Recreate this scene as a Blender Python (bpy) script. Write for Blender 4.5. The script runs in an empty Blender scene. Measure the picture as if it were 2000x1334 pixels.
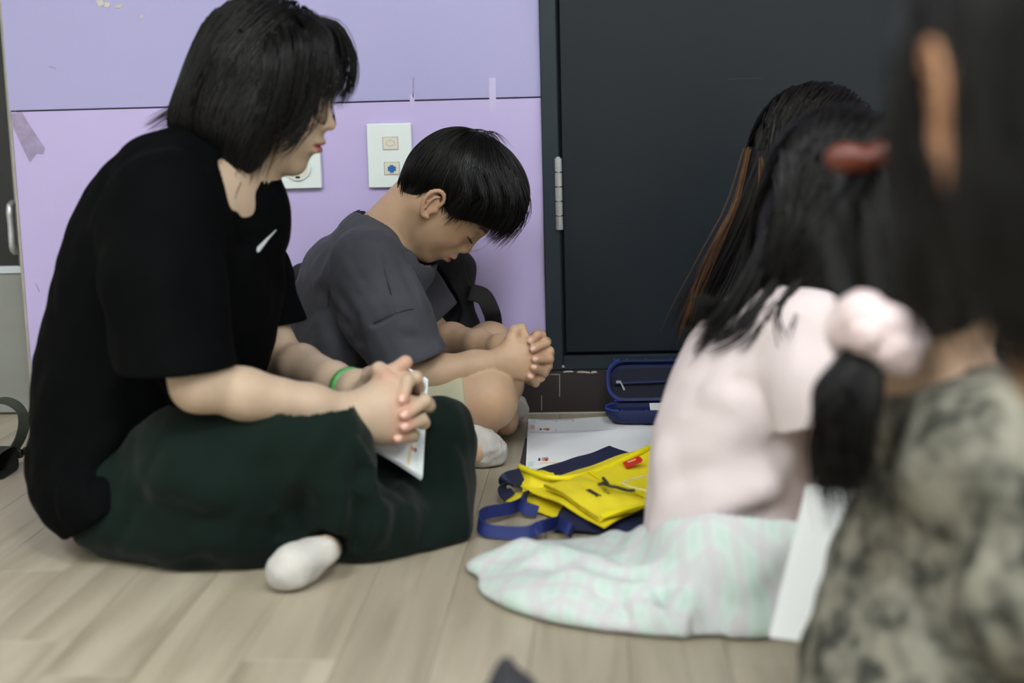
import bpy, bmesh, math, random
import numpy as np
from mathutils import Matrix, Vector

# ------------------------------------------------------------------ camera
PXW, PXH, FPX = 2000.0, 1334.0, 2800.0          # photograph frame, focal length in its pixels
CAM = np.array([0.0, 0.0, 0.54])
YAW, PITCH, ROLL = math.radians(3.5), math.radians(9.0), math.radians(-1.5)
scene = bpy.context.scene
COL = scene.collection
RC = Matrix.Rotation(YAW, 3, 'Z') @ Matrix.Rotation(math.pi / 2 - PITCH, 3, 'X') @ Matrix.Rotation(ROLL, 3, 'Z')
cd = bpy.data.cameras.new('camera')
cam = bpy.data.objects.new('camera', cd); COL.objects.link(cam)
cam.matrix_world = Matrix.Translation(Vector(CAM)) @ RC.to_4x4()
cd.sensor_fit = 'HORIZONTAL'; cd.sensor_width = 36.0; cd.lens = 36.0 * FPX / PXW
cd.clip_start = 0.05
cd.dof.use_dof = True; cd.dof.focus_distance = 2.33; cd.dof.aperture_fstop = 2.7; cd.dof.aperture_blades = 8
scene.camera = cam
RCN = np.array(RC)

def W(px, py, Y):
    """World point seen at photo pixel (px,py) on the plane y = Y (metres from the camera, towards the wall)."""
    d = RCN @ np.array([(px - PXW / 2) / FPX, -(py - PXH / 2) / FPX, -1.0])
    return CAM + d * (Y / d[1])
def F(px, py, z=0.0):
    """World point seen at photo pixel (px,py) at height z."""
    d = RCN @ np.array([(px - PXW / 2) / FPX, -(py - PXH / 2) / FPX, -1.0])
    return CAM + d * ((z - CAM[2]) / d[2])

# ------------------------------------------------------------------ light, exposure
vs = scene.view_settings
vs.view_transform = 'Standard'; vs.look = 'None'; vs.gamma = 1.0; vs.use_curve_mapping = False
vs.exposure = 0.0
wd = bpy.data.worlds.new('world'); scene.world = wd; wd.use_nodes = True
wd.node_tree.nodes['Background'].inputs[0].default_value = (0.8, 0.85, 1.0, 1)
wd.node_tree.nodes['Background'].inputs[1].default_value = 0.05
PANEL_EMIT = 35.0
#           x,    y,   size x, size y   (LED panels in the ceiling)
PANELS = [(-1.3, -0.15, 0.62, 0.62), (0.5, -0.15, 0.62, 0.62), (-1.3, -2.0, 0.62, 0.62), (0.5, -2.0, 0.62, 0.62),
          (2.3, -0.15, 0.62, 0.62), (2.3, -2.0, 0.62, 0.62)]
CEIL = 2.5
YW = 2.57                                         # the lavender wall

# ------------------------------------------------------------------ helpers: objects
def link(o, parent=None):
    COL.objects.link(o)
    if parent is not None: o.parent = parent
    return o
def tag(o, label=None, cat=None, group=None, kind=None):
    if label: o['label'] = label
    if cat: o['category'] = cat
    if group: o['group'] = group
    if kind: o['kind'] = kind
    return o
def empty(name, label=None, cat=None, group=None, kind=None):
    o = bpy.data.objects.new(name, None); o.empty_display_size = 0.05
    link(o); return tag(o, label, cat, group, kind)
def np_mesh(name, V, Q, mat, parent=None, smooth=True, col=None):
    """Mesh object from vertex array (n,3) and face array (m,3 or 4) or list of face arrays."""
    if not isinstance(Q, list): Q = [Q]
    Q = [np.asarray(q, np.int32) for q in Q if len(q)]
    me = bpy.data.meshes.new(name)
    V = np.asarray(V, np.float32)
    me.vertices.add(len(V)); me.vertices.foreach_set('co', V.ravel())
    li = np.concatenate([q.ravel() for q in Q])
    tot = np.concatenate([np.full(len(q), q.shape[1], np.int32) for q in Q])
    st = np.concatenate([[0], np.cumsum(tot)[:-1]]).astype(np.int32)
    me.loops.add(len(li)); me.loops.foreach_set('vertex_index', li)
    me.polygons.add(len(tot)); me.polygons.foreach_set('loop_start', st)
    me.polygons.foreach_set('use_smooth', np.full(len(tot), smooth))
    me.update(calc_edges=True)
    if col is not None:
        a = me.color_attributes.new('Col', 'FLOAT_COLOR', 'POINT')
        c = np.ones((len(V), 4), np.float32); c[:, :3] = col
        a.data.foreach_set('color', c.ravel())
    if mat is not None: me.materials.append(mat)
    o = bpy.data.objects.new(name, me)
    return link(o, parent)
def bm_obj(name, bm, mat, parent=None, smooth=False):
    me = bpy.data.meshes.new(name); bm.normal_update(); bm.to_mesh(me); bm.free()
    if mat is not None: me.materials.append(mat)
    if smooth:
        for p in me.polygons: p.use_smooth = True
    return link(bpy.data.objects.new(name, me), parent)
def box_bm(lo, hi, bev=0.0, seg=1, bm=None):
    b = bmesh.new()
    bmesh.ops.create_cube(b, size=1.0)
    lo, hi = Vector(lo), Vector(hi)
    for v in b.verts:
        v.co = Vector(((v.co[i] + 0.5) * (hi[i] - lo[i]) + lo[i]) for i in range(3))
    if bev > 0:
        bmesh.ops.bevel(b, geom=list(b.edges), offset=bev, segments=seg, affect='EDGES', profile=0.6)
    if bm is not None:
        me = bpy.data.meshes.new('t'); b.to_mesh(me); bm.from_mesh(me); bpy.data.meshes.remove(me); b.free(); return bm
    return b
def box(name, lo, hi, mat, parent=None, bev=0.0, seg=1):
    return bm_obj(name, box_bm(lo, hi, bev, seg), mat, parent)
def struct(o, parent=None):
    if parent is None: o['kind'] = 'structure'
    return o
def prism(name, pts, vec, mat, parent=None, bev=0.0, smooth=False):
    """Polygon pts (world) extruded along vec: a plate of real thickness."""
    bm = bmesh.new()
    vs_ = [bm.verts.new(Vector(p)) for p in pts]
    f = bm.faces.new(vs_)
    r = bmesh.ops.extrude_face_region(bm, geom=[f])
    for e in r['geom']:
        if isinstance(e, bmesh.types.BMVert): e.co += Vector(vec)
    bmesh.ops.recalc_face_normals(bm, faces=bm.faces)
    if bev: bmesh.ops.bevel(bm, geom=list(bm.edges), offset=bev, segments=2, affect='EDGES')
    return bm_obj(name, bm, mat, parent, smooth)
def frames(P):
    """Parallel-transport-ish frames for polylines P (n,s,3)."""
    T = np.gradient(P, axis=1); T /= np.linalg.norm(T, axis=2, keepdims=True) + 1e-9
    up = np.array([0.31, 0.27, 0.91]); up /= np.linalg.norm(up)
    A = np.cross(T, up); A /= np.linalg.norm(A, axis=2, keepdims=True) + 1e-9
    return T, A, np.cross(T, A)
def tubes(P, R, sides=3):
    """Vertices and quads of tubes along polylines P (n,s,3) with radii R (n,s)."""
    n, s, _ = P.shape
    T, A, B = frames(P)
    a = np.arange(sides) / sides * 2 * np.pi
    V = P[:, :, None, :] + R[:, :, None, None] * (np.cos(a)[None, None, :, None] * A[:, :, None, :] + np.sin(a)[None, None, :, None] * B[:, :, None, :])
    V = V.reshape(-1, 3)
    base = (np.arange(n) * s * sides)[:, None, None] + (np.arange(s - 1) * sides)[None, :, None] + np.arange(sides)[None, None, :]
    nxt = (np.arange(n) * s * sides)[:, None, None] + (np.arange(s - 1) * sides)[None, :, None] + ((np.arange(sides) + 1) % sides)[None, None, :]
    Q = np.stack([base, nxt, nxt + sides, base + sides], -1).reshape(-1, 4)
    return V, Q
def smooth_line(pts, n):
    """Catmull-Rom resample of pts to n points."""
    p = np.asarray(pts, float); p = np.vstack([2 * p[0] - p[1], p, 2 * p[-1] - p[-2]])
    m = len(p) - 3; t = np.linspace(0, m - 1e-6, n); i = t.astype(int); u = (t - i)[:, None]
    a, b, c, d = p[i], p[i + 1], p[i + 2], p[i + 3]
    return 0.5 * (2 * b + (c - a) * u + (2 * a - 5 * b + 4 * c - d) * u ** 2 + (3 * b - a - 3 * c + d) * u ** 3)
def tube(name, pts, r, mat, parent=None, n=24, sides=8, r1=None):
    P = smooth_line(pts, n)[None]
    R = np.linspace(r, r if r1 is None else r1, n)[None]
    V, Q = tubes(P, R, sides)
    caps = [np.arange(sides)[::-1][None], (np.arange(sides) + (n - 1) * sides)[None]]
    return np_mesh(name, V, [Q] + caps, mat, parent)
def strap(name, pts, width, thick, wdir, mat, parent=None, n=40):
    """A flat band following pts; wdir gives the direction of its width (one vector or one per point)."""
    P = smooth_line(pts, n)
    wd_ = np.asarray(wdir, float)
    wd_ = np.tile(wd_, (n, 1)) if wd_.ndim == 1 else smooth_line(wd_, n)
    T = np.gradient(P, axis=0); T /= np.linalg.norm(T, axis=1, keepdims=True)
    wd_ = wd_ - (wd_ * T).sum(1, keepdims=True) * T; wd_ /= np.linalg.norm(wd_, axis=1, keepdims=True)
    N = np.cross(T, wd_)
    ring = [(-.5, -.5), (.5, -.5), (.5, .5), (-.5, .5)]
    V = np.stack([P + wd_ * width * a + N * thick * b for a, b in ring], 1).reshape(-1, 3)
    Q = [[i * 4 + k, i * 4 + (k + 1) % 4, i * 4 + 4 + (k + 1) % 4, i * 4 + 4 + k] for i in range(n - 1) for k in range(4)]
    Q += [[3, 2, 1, 0], [4 * n - 4, 4 * n - 3, 4 * n - 2, 4 * n - 1]]
    return np_mesh(name, V, np.array(Q), mat, parent, smooth=False)

# ------------------------------------------------------------------ helpers: signed distance modelling
def v3(p): return np.asarray(p, np.float32)
def nrm(q): return np.sqrt(np.einsum('ij,ij->i', q, q))
_bc = [None, None, 0.0]
def bounds(P):
    if _bc[0] is not P:
        lo = np.array([P[:, i].min() for i in range(3)]); hi = np.array([P[:, i].max() for i in range(3)])
        _bc[0], _bc[1], _bc[2] = P, (lo + hi) / 2, float(np.linalg.norm(hi - lo)) / 2
    return _bc[1], _bc[2]
class Prim:
    __slots__ = ('fn', 'c', 'r')
    def __init__(s, fn, c, r): s.fn, s.c, s.r = fn, v3(c), float(r)
def rc(a, b, ra, rb):
    a, b = v3(a), v3(b); ab = b - a; L2 = float(ab @ ab) + 1e-12
    def fn(P):
        t = np.clip(((P - a) @ ab) / L2, 0, 1)
        return nrm(P - a - t[:, None] * ab) - (ra + (rb - ra) * t)
    return Prim(fn, (a + b) / 2, math.sqrt(L2) / 2 + max(ra, rb))
def ell(c, r, R=None):
    c, r = v3(c), v3(np.broadcast_to(r, 3)); RT = None if R is None else v3(R)
    def fn(P):
        q = P - c
        if RT is not None: q = q @ RT
        q = q / r; k0 = nrm(q); k1 = nrm(q / r) + 1e-9
        return np.where(k0 < 1e-4, -r.min(), k0 * (k0 - 1) / k1)
    return Prim(fn, c, float(r.max()))
def rbox(c, hs, rad, R=None):
    c, hs = v3(c), v3(hs) - rad; RT = None if R is None else v3(R)
    def fn(P):
        q = P - c
        if RT is not None: q = q @ RT
        q = np.abs(q) - hs
        return nrm(np.maximum(q, 0)) + np.minimum(q.max(1), 0) - rad
    return Prim(fn, c, float(np.linalg.norm(hs)) + rad)
def smin(a, b, k):
    if k <= 0: return np.minimum(a, b)
    h = np.clip(0.5 + 0.5 * (b - a) / k, 0, 1)
    return b + (a - b) * h - k * h * (1 - h)
def smax(a, b, k): return -smin(-a, -b, k)
FAR = 0.6
class SDF:
    """Ordered list of smooth unions ('u'), cuts ('s') and displacements; primitives far from the points are skipped."""
    def __init__(s): s.ops = []; s.post = []
    def u(s, prim, k=0.02): s.ops.append(('u', prim, k)); return s
    def s(s, prim, k=0.01): s.ops.append(('s', prim, k)); return s
    def chain(s, pts, rad, k=0.02, k0=None):
        for i in range(len(pts) - 1):
            s.u(rc(pts[i], pts[i + 1], rad[i], rad[i + 1]), k if i or k0 is None else k0)
        return s
    def d(s, fn): s.ops.append(('d', fn, 0)); return s       # fn(P, d) -> d
    def __call__(s, P):
        P = P if P.dtype == np.float32 else P.astype(np.float32)
        c, R = bounds(P)
        d = np.full(len(P), FAR, np.float32)
        for op, p, k in s.ops:
            if op == 'd': d = p(P, d); continue
            if float(np.linalg.norm(c - p.c)) - R - p.r > 0.09 + k: continue
            x = p.fn(P)
            d = smin(d, x, k) if op == 'u' else smax(d, -x, k)
        return d
def run_chunks(f, P, n=6000):
    return np.concatenate([f(P[i:i + n]) for i in range(0, len(P), n)]) if len(P) else np.zeros(0, np.float32)
def grad(f, P, e=0.0015):
    K = np.array([[1, -1, -1], [-1, -1, 1], [-1, 1, -1], [1, 1, 1]], np.float32)
    g = sum(k[None] * run_chunks(f, P + e * k)[:, None] for k in K)
    return g / (np.linalg.norm(g, axis=1, keepdims=True) + 1e-9)
def surf(f, lo, hi, h, drop=None, B=8, near=None):
    """Surface nets of f<0 on a sparse grid of spacing h. drop(V)->mask removes faces. Returns V, Q."""
    lo, hi = v3(lo), v3(hi); bs = B * h
    n = np.ceil((hi - lo) / bs).astype(int)
    I = np.stack(np.meshgrid(*[np.arange(k) for k in n], indexing='ij'), -1).reshape(-1, 3)
    key = (I[:, 0] // 4) * 1000000 + (I[:, 1] // 4) * 1000 + I[:, 2] // 4
    I = I[np.argsort(key, kind='stable')]
    C = lo + (I + 0.5) * bs
    dc = run_chunks(f, C.astype(np.float32), 64)
    kk = np.abs(dc) < bs * 0.87 * 1.3 + h
    if near is not None: kk &= near(C.astype(np.float32)) < bs * 0.9
    I = I[kk]
    g = np.arange(B + 1)
    off = np.stack(np.meshgrid(g, g, g, indexing='ij'), -1).reshape(-1, 3)
    Vv = np.empty((len(I), (B + 1) ** 3), np.float32)
    for i in range(0, len(I), 8):
        P = lo + ((I[i:i + 8, None, :] * B + off[None]) * h)
        Vv[i:i + 8] = f(P.reshape(-1, 3).astype(np.float32)).reshape(-1, (B + 1) ** 3)
    Vv = Vv.reshape(-1, B + 1, B + 1, B + 1)
    cn = [(0, 0, 0), (1, 0, 0), (0, 1, 0), (1, 1, 0), (0, 0, 1), (1, 0, 1), (0, 1, 1), (1, 1, 1)]
    cv = [Vv[:, a:a + B, b:b + B, c:c + B] for a, b, c in cn]
    cnt = sum((x < 0).astype(np.int8) for x in cv)
    idx = np.nonzero((cnt > 0) & (cnt < 8))
    X = np.stack([x[idx] for x in cv], 1)
    cna = np.array(cn, np.float32)
    acc = np.zeros((len(X), 3), np.float32); m = np.zeros(len(X), np.float32)
    for a in range(8):
        for b in range(a + 1, 8):
            if bin(a ^ b).count('1') != 1: continue
            s = (X[:, a] < 0) != (X[:, b] < 0)
            t = np.where(s, X[:, a] / (X[:, a] - X[:, b] + 1e-20), 0)
            acc += np.where(s[:, None], cna[a] + t[:, None] * (cna[b] - cna[a]), 0); m += s
    ijk = np.stack(idx[1:], 1) + I[idx[0]] * B
    V = lo + (ijk + acc / np.maximum(m, 1)[:, None]) * h
    N = n * B + 2
    cid = (ijk[:, 0].astype(np.int64) * N[1] + ijk[:, 1]) * N[2] + ijk[:, 2]
    order = np.argsort(cid); sid = cid[order]
    st = np.array([N[1] * N[2], N[2], 1], np.int64)
    Qs = []
    for ax, corner in ((0, 1), (1, 2), (2, 4)):
        u, w = [(1, 2), (2, 0), (0, 1)][ax]
        sg = (X[:, 0] < 0) != (X[:, corner] < 0)
        e = np.nonzero(sg)[0]
        ids = np.stack([cid[e], cid[e] - st[u], cid[e] - st[u] - st[w], cid[e] - st[w]], 1)
        pos = np.searchsorted(sid, ids).clip(0, len(sid) - 1)
        ok = (sid[pos] == ids).all(1)
        q = order[pos]; flip = X[e, 0] < 0
        q = np.where(flip[:, None], q, q[:, ::-1])[ok]
        Qs.append(q)
    Q = np.concatenate(Qs)
    # one projection step on to the surface
    V = V.astype(np.float32)
    dv = run_chunks(f, V, 4000); V = V - (np.clip(dv, -h, h) * 0.8)[:, None] * grad(f, V, h * 0.5)
    if drop is not None:
        k = ~drop(V)[Q].all(1); Q = Q[k]
    used = np.unique(Q); mp = np.full(len(V), -1); mp[used] = np.arange(len(used))
    return V[used], mp[Q]
def merge(parts):
    Vs, Qs, o = [], [], 0
    for V, Q in parts: Vs.append(V); Qs.append(Q + o); o += len(V)
    return np.concatenate(Vs), np.concatenate(Qs)
def sdf_obj(name, f, lo, hi, h, mat, parent=None, colfn=None):
    V, Q = surf(f, lo, hi, h)
    return np_mesh(name, V, Q, mat, parent, True, None if colfn is None else colfn(V))
def bbox(pts, m):
    p = np.array(pts); return p.min(0) - m, p.max(0) + m
def line_dist(P, pts):
    """Distance from points to a polyline and the parameter 0..1 along it."""
    pts = v3(pts); best = None; n = len(pts) - 1
    for i in range(n):
        a, ab = pts[i], pts[i + 1] - pts[i]
        t = np.clip(((P - a) @ ab) / (float(ab @ ab) + 1e-12), 0, 1)
        x = nrm(P - a - t[:, None] * ab)
        if best is None: best, par = x, (i + t) / n
        else:
            s = x < best; best = np.where(s, x, best); par = np.where(s, (i + t) / n, par)
    return best, par
def fold(pts, amp, width):
    """Cloth ridge (amp>0) or crease (amp<0) along a polyline, fading at its ends."""
    pts = v3(pts); c = (pts.min(0) + pts.max(0)) / 2; rr = float(np.linalg.norm(pts.max(0) - c)) + 3 * width
    def fn(P, d):
        pc, R = bounds(P)
        if np.linalg.norm(pc - c) > R + rr: return d
        x, t = line_dist(P, pts)
        return d - amp * np.exp(-(x / width) ** 2) * np.clip(np.minimum(t, 1 - t) * 5, 0, 1)
    return fn
def fold_xy(pts, amp, width):
    """The same for cloth lying on the floor: distance measured in plan only."""
    pts = v3(pts).copy(); pts[:, 2] = 0
    def fn(P, d):
        Q = P.copy(); Q[:, 2] = 0
        x, t = line_dist(Q, pts)
        return d - amp * np.exp(-(x / width) ** 2) * np.clip(np.minimum(t * 8, (1 - t) * 3), 0, 1)
    return fn
def wav(P, s, seed=0):
    """Cheap smooth noise, about -1..1, of wavelength s."""
    r = np.random.RandomState(seed); out = 0
    for k in range(5):
        dvec = r.randn(3); dvec /= np.linalg.norm(dvec)
        dv2 = r.randn(3); dv2 /= np.linalg.norm(dv2)
        ph = r.rand(2) * 6.28
        out = out + np.sin(P @ v3(dvec * 6.28 / s * (0.7 + 0.6 * r.rand())) + ph[0] + 1.3 * np.sin(P @ v3(dv2 * 3.1 / s) + ph[1]))
    return out / 3.0
def floor_cut(z=0.002): return lambda P, d: smax(d, z - P[:, 2], 0.006)
def plane_cut(o, n, k=0.004):
    """Keep the side the normal points away from."""
    o, n = v3(o), v3(n) / np.linalg.norm(n)
    return lambda P, d: smax(d, (P - o) @ n, k)
def unit(v): v = np.asarray(v, float); return v / np.linalg.norm(v)
# ------------------------------------------------------------------ materials
def lin(h):
    h = h.lstrip('#'); c = [int(h[i:i + 2], 16) / 255 for i in (0, 2, 4)]
    return tuple(((x / 12.92) if x <= 0.04045 else ((x + 0.055) / 1.055) ** 2.4) for x in c)
MATS = {}
def mat(name, col, rough=0.6, spec=0.5, metal=0.0, noise=0.0, nscale=20.0, stretch=(1, 1, 1), col2=None, bump=0.0, bscale=200.0,
        sss=0.0, sheen=0.0, emit=0.0, attr=False, coat=0.0, rvar=0.0, aniso=0.0, detail=4.0, sharp=None):
    """Principled material; optional noise between two colours (object space), fine bump, vertex colour."""
    m = bpy.data.materials.new(name); m.use_nodes = True; nt = m.node_tree; N = nt.nodes; L = nt.links
    b = N['Principled BSDF']
    c = col if not isinstance(col, str) else lin(col)
    b.inputs['Base Color'].default_value = (*c, 1); b.inputs['Roughness'].default_value = rough
    b.inputs['Specular IOR Level'].default_value = spec; b.inputs['Metallic'].default_value = metal
    if coat: b.inputs['Coat Weight'].default_value = coat
    if aniso: b.inputs['Anisotropic'].default_value = aniso
    if sheen:
        b.inputs['Sheen Weight'].default_value = sheen; b.inputs['Sheen Roughness'].default_value = 0.4
    if sss:
        b.inputs['Subsurface Weight'].default_value = sss; b.inputs['Subsurface Radius'].default_value = (0.012, 0.005, 0.003)
        b.inputs['Subsurface Scale'].default_value = 0.6
    if emit:
        b.inputs['Emission Color'].default_value = (*c, 1); b.inputs['Emission Strength'].default_value = emit
    tc = N.new('ShaderNodeTexCoord')
    src = None
    if attr:
        a = N.new('ShaderNodeVertexColor'); a.layer_name = 'Col'; src = a.outputs['Color']
    if noise or col2 is not None:
        mp = N.new('ShaderNodeMapping'); mp.inputs['Scale'].default_value = stretch; L.new(tc.outputs['Object'], mp.inputs['Vector'])
        nz = N.new('ShaderNodeTexNoise'); nz.inputs['Scale'].default_value = nscale; nz.inputs['Detail'].default_value = detail
        L.new(mp.outputs[0], nz.inputs['Vector'])
        rp = N.new('ShaderNodeValToRGB'); L.new(nz.outputs['Fac'], rp.inputs[0])
        s0, s1 = (0.3, 0.7) if sharp is None else sharp
        rp.color_ramp.elements[0].position = s0; rp.color_ramp.elements[1].position = s1
        c2 = (lin(col2) if isinstance(col2, str) else col2) if col2 is not None else None
        if src is not None:
            rp.color_ramp.elements[0].color = (1 - noise,) * 3 + (1,); rp.color_ramp.elements[1].color = (1 + 0 * noise,) * 3 + (1,)
            mx = N.new('ShaderNodeMix'); mx.data_type = 'RGBA'; mx.blend_type = 'MULTIPLY'; mx.inputs[0].default_value = 1
            L.new(src, mx.inputs[6]); L.new(rp.outputs[0], mx.inputs[7]); src = mx.outputs[2]
        else:
            if c2 is None: c2 = tuple(x * (1 - noise) for x in c)
            rp.color_ramp.elements[0].color = (*c2, 1); rp.color_ramp.elements[1].color = (*c, 1)
            src = rp.outputs[0]
        if rvar:
            mr = N.new('ShaderNodeMapRange'); L.new(nz.outputs['Fac'], mr.inputs[0])
            mr.inputs[3].default_value = rough - rvar; mr.inputs[4].default_value = rough + rvar; L.new(mr.outputs[0], b.inputs['Roughness'])
    if src is not None: L.new(src, b.inputs['Base Color'])
    if bump:
        n2 = N.new('ShaderNodeTexNoise'); n2.inputs['Scale'].default_value = bscale; n2.inputs['Detail'].default_value = 3
        L.new(tc.outputs['Object'], n2.inputs['Vector'])
        bp = N.new('ShaderNodeBump'); bp.inputs['Strength'].default_value = bump; bp.inputs['Distance'].default_value = 0.002
        L.new(n2.outputs['Fac'], bp.inputs['Height']); L.new(bp.outputs[0], b.inputs['Normal'])
    MATS[name] = m
    return m
M_wall_lo = mat('lavender_paint', '#c2b4e3', 0.38, noise=0.07, nscale=2.2, rvar=0.06, bump=0.05, bscale=60)
M_wall_up = mat('lavender_paint_upper', '#ada9d6', 0.36, noise=0.07, nscale=2.2, rvar=0.06, bump=0.05, bscale=60)
M_gap = mat('dark_joint', '#15151c', 0.8)
M_edge = mat('raw_panel_edge', '#a8a39c', 0.7, noise=0.2, nscale=40)
M_plaster = mat('chipped_plaster', '#cfcac0', 0.8, noise=0.2, nscale=90)
M_tape = mat('tape_residue', '#a698ba', 0.6, noise=0.25, nscale=60)
M_tape2 = mat('clear_tape', '#c8bee4', 0.22, noise=0.06, nscale=60)
M_door = mat('slate_door_paint', '#121c24', 0.45, 0.28, noise=0.12, nscale=3, rvar=0.08)
M_frame = mat('slate_frame_paint', '#1f2c35', 0.45, 0.35, noise=0.12, nscale=6)
M_base = mat('dark_brown_skirting', '#2b2224', 0.5, noise=0.2, nscale=8, stretch=(1, 6, 6))
M_steel = mat('brushed_steel', '#c6c8ca', 0.35, metal=0.7, noise=0.15, nscale=60, stretch=(1, 1, 8))
M_plate = mat('white_plastic', '#dfe8e6', 0.35)
M_ivory = mat('ivory_plastic', '#d9d6c6', 0.4)
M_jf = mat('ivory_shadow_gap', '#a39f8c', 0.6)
M_blue_p = mat('blue_plastic', '#1f64a8', 0.4)
M_dark = mat('dark_hole', '#1a1a1a', 0.7)
M_white = mat('painted_white', '#d8d8d4', 0.8)
M_ceil = mat('ceiling_white', '#e2e2df', 0.9, bump=0.1, bscale=120)
M_kick = mat('grey_door_panel', '#8d8f8a', 0.45, noise=0.15, nscale=3, stretch=(1, 1, 4))
M_glass_dk = mat('dark_glazing', '#12161a', 0.2)
M_trimw = mat('pale_metal_trim', '#c4cdd4', 0.35, metal=0.3)
M_led = mat('led_diffuser', (0.94, 0.98, 1.0), 0.5, emit=PANEL_EMIT)

def wood_mat(name, seed):
    m = bpy.data.materials.new(name); m.use_nodes = True; nt = m.node_tree; N = nt.nodes; L = nt.links; b = N['Principled BSDF']
    tc = N.new('ShaderNodeTexCoord'); oi = N.new('ShaderNodeObjectInfo')
    cx = N.new('ShaderNodeCombineXYZ'); mu = N.new('ShaderNodeMath'); mu.operation = 'MULTIPLY'; mu.inputs[1].default_value = 37.0
    L.new(oi.outputs['Random'], mu.inputs[0])
    for k in range(3): L.new(mu.outputs[0], cx.inputs[k])
    ad = N.new('ShaderNodeVectorMath'); ad.operation = 'ADD'; L.new(tc.outputs['Object'], ad.inputs[0]); L.new(cx.outputs[0], ad.inputs[1])
    mp = N.new('ShaderNodeMapping'); mp.inputs['Scale'].default_value = (28, 2.2, 1); L.new(ad.outputs[0], mp.inputs[0])
    n1 = N.new('ShaderNodeTexNoise'); n1.inputs['Scale'].default_value = 1.0; n1.inputs['Detail'].default_value = 6; n1.inputs['Distortion'].default_value = 0.6
    L.new(mp.outputs[0], n1.inputs[0])
    mp2 = N.new('ShaderNodeMapping'); mp2.inputs['Scale'].default_value = (6, 1.6, 1); L.new(ad.outputs[0], mp2.inputs[0])
    n2 = N.new('ShaderNodeTexNoise'); n2.inputs['Scale'].default_value = 1.0; n2.inputs['Detail'].default_value = 3; L.new(mp2.outputs[0], n2.inputs[0])
    rp = N.new('ShaderNodeValToRGB'); L.new(n1.outputs[0], rp.inputs[0])
    e = rp.color_ramp.elements; e[0].position = 0.25; e[0].color = (*lin('#968d7a'), 1); e[1].position = 0.72; e[1].color = (*lin('#bdb5a2'), 1)
    x = e.new(0.5); x.color = (*lin('#aea592'), 1)
    rp2 = N.new('ShaderNodeValToRGB'); L.new(n2.outputs[0], rp2.inputs[0])
    rp2.color_ramp.elements[0].color = (0.80, 0.79, 0.77, 1); rp2.color_ramp.elements[1].color = (1.04, 1.03, 1.0, 1)
    mx = N.new('ShaderNodeMix'); mx.data_type = 'RGBA'; mx.blend_type = 'MULTIPLY'; mx.inputs[0].default_value = 1
    L.new(rp.outputs[0], mx.inputs[6]); L.new(rp2.outputs[0], mx.inputs[7])
    hv = N.new('ShaderNodeHueSaturation'); mr = N.new('ShaderNodeMapRange'); L.new(oi.outputs['Random'], mr.inputs[0])
    mr.inputs[3].default_value = 0.90; mr.inputs[4].default_value = 1.08; L.new(mr.outputs[0], hv.inputs['Value']); L.new(mx.outputs[2], hv.inputs['Color'])
    L.new(hv.outputs[0], b.inputs['Base Color'])
    b.inputs['Roughness'].default_value = 0.42; b.inputs['Specular IOR Level'].default_value = 0.45
    bp = N.new('ShaderNodeBump'); bp.inputs['Strength'].default_value = 0.12; bp.inputs['Distance'].default_value = 0.001
    L.new(n1.outputs[0], bp.inputs['Height']); L.new(bp.outputs[0], b.inputs['Normal'])
    return m
M_wood = wood_mat('pale_oak_plank', 1)

# ------------------------------------------------------------------ room shell
RX0, RX1, RY0, RY1 = -2.6, 3.4, -3.2, 2.95
M_sub = mat('plank_joint', '#6d6353', 0.8)
fl = struct(box('floor', (RX0, RY0, -0.06), (RX1, RY1, -0.0035), M_sub))
pw, pl, gap = 0.098, 0.92, 0.00025
bmp = box_bm((-pw / 2 + gap, -pl / 2 + gap, -0.0035), (pw / 2 - gap, pl / 2 - gap, 0.0), 0.0004)
mep = bpy.data.meshes.new('plank'); bmp.to_mesh(mep); bmp.free(); mep.materials.append(M_wood)
rnd = random.Random(4)
for i in range(-15, 16):
    x = -0.22 + i * pw
    off = rnd.random() * pl
    for j in range(0, 4):
        y = 0.25 + j * pl + off - 0.46
        if y - pl / 2 > YW + 0.03 or y + pl / 2 < 0.55: continue
        p = bpy.data.objects.new('plank', mep); link(p, fl); p.location = (x, y, 0)
# planks beyond the ones that can be told apart: one sheet
rest = bmesh.new()
for lo, hi in (((RX0, RY0, -0.0035), (RX1, 0.02, -0.0005)), ((RX0, 0.02, -0.0035), (-1.80, RY1, -0.0006)), ((1.40, 0.02, -0.0035), (RX1, RY1, -0.0006)), ((-1.80, YW + 0.02, -0.0035), (1.40, RY1, -0.0008)),):
    box_bm(lo, hi, 0, 1, rest)
bm_obj('floor_sheet', rest, M_wood, fl)

SEAM = float(W(1052, 190, YW)[2]); BASE_H = float(W(1040, 722, YW)[2])
XL = float(W(40, 450, YW)[0]); XD0 = float(W(1066, 600, YW)[0]); XD1 = float(W(1100, 600, YW)[0])
wall = empty('wall_back', kind='structure')
box('wall_core', (XL + 0.004, YW + 0.012, 0), (XD0 + 0.9, YW + 0.12, CEIL), M_gap, wall)
box('panel', (XL, YW, BASE_H * 0.4), (XD0, YW + 0.012, SEAM - 0.0012), M_wall_lo, wall, 0.0008)
box('panel', (XL - 0.003, YW + 0.0004, SEAM + 0.0012), (XD0, YW + 0.012, SEAM + 1.21), M_wall_up, wall, 0.0008)
box('panel', (XL - 0.003, YW + 0.0004, SEAM + 1.2124), (XD0, YW + 0.012, CEIL), M_wall_up, wall, 0.0008)
box('panel_edge', (XL - 0.006, YW + 0.001, 0), (XL - 0.0005, YW + 0.10, SEAM + 1.2), M_edge, wall, 0.0006)
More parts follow.
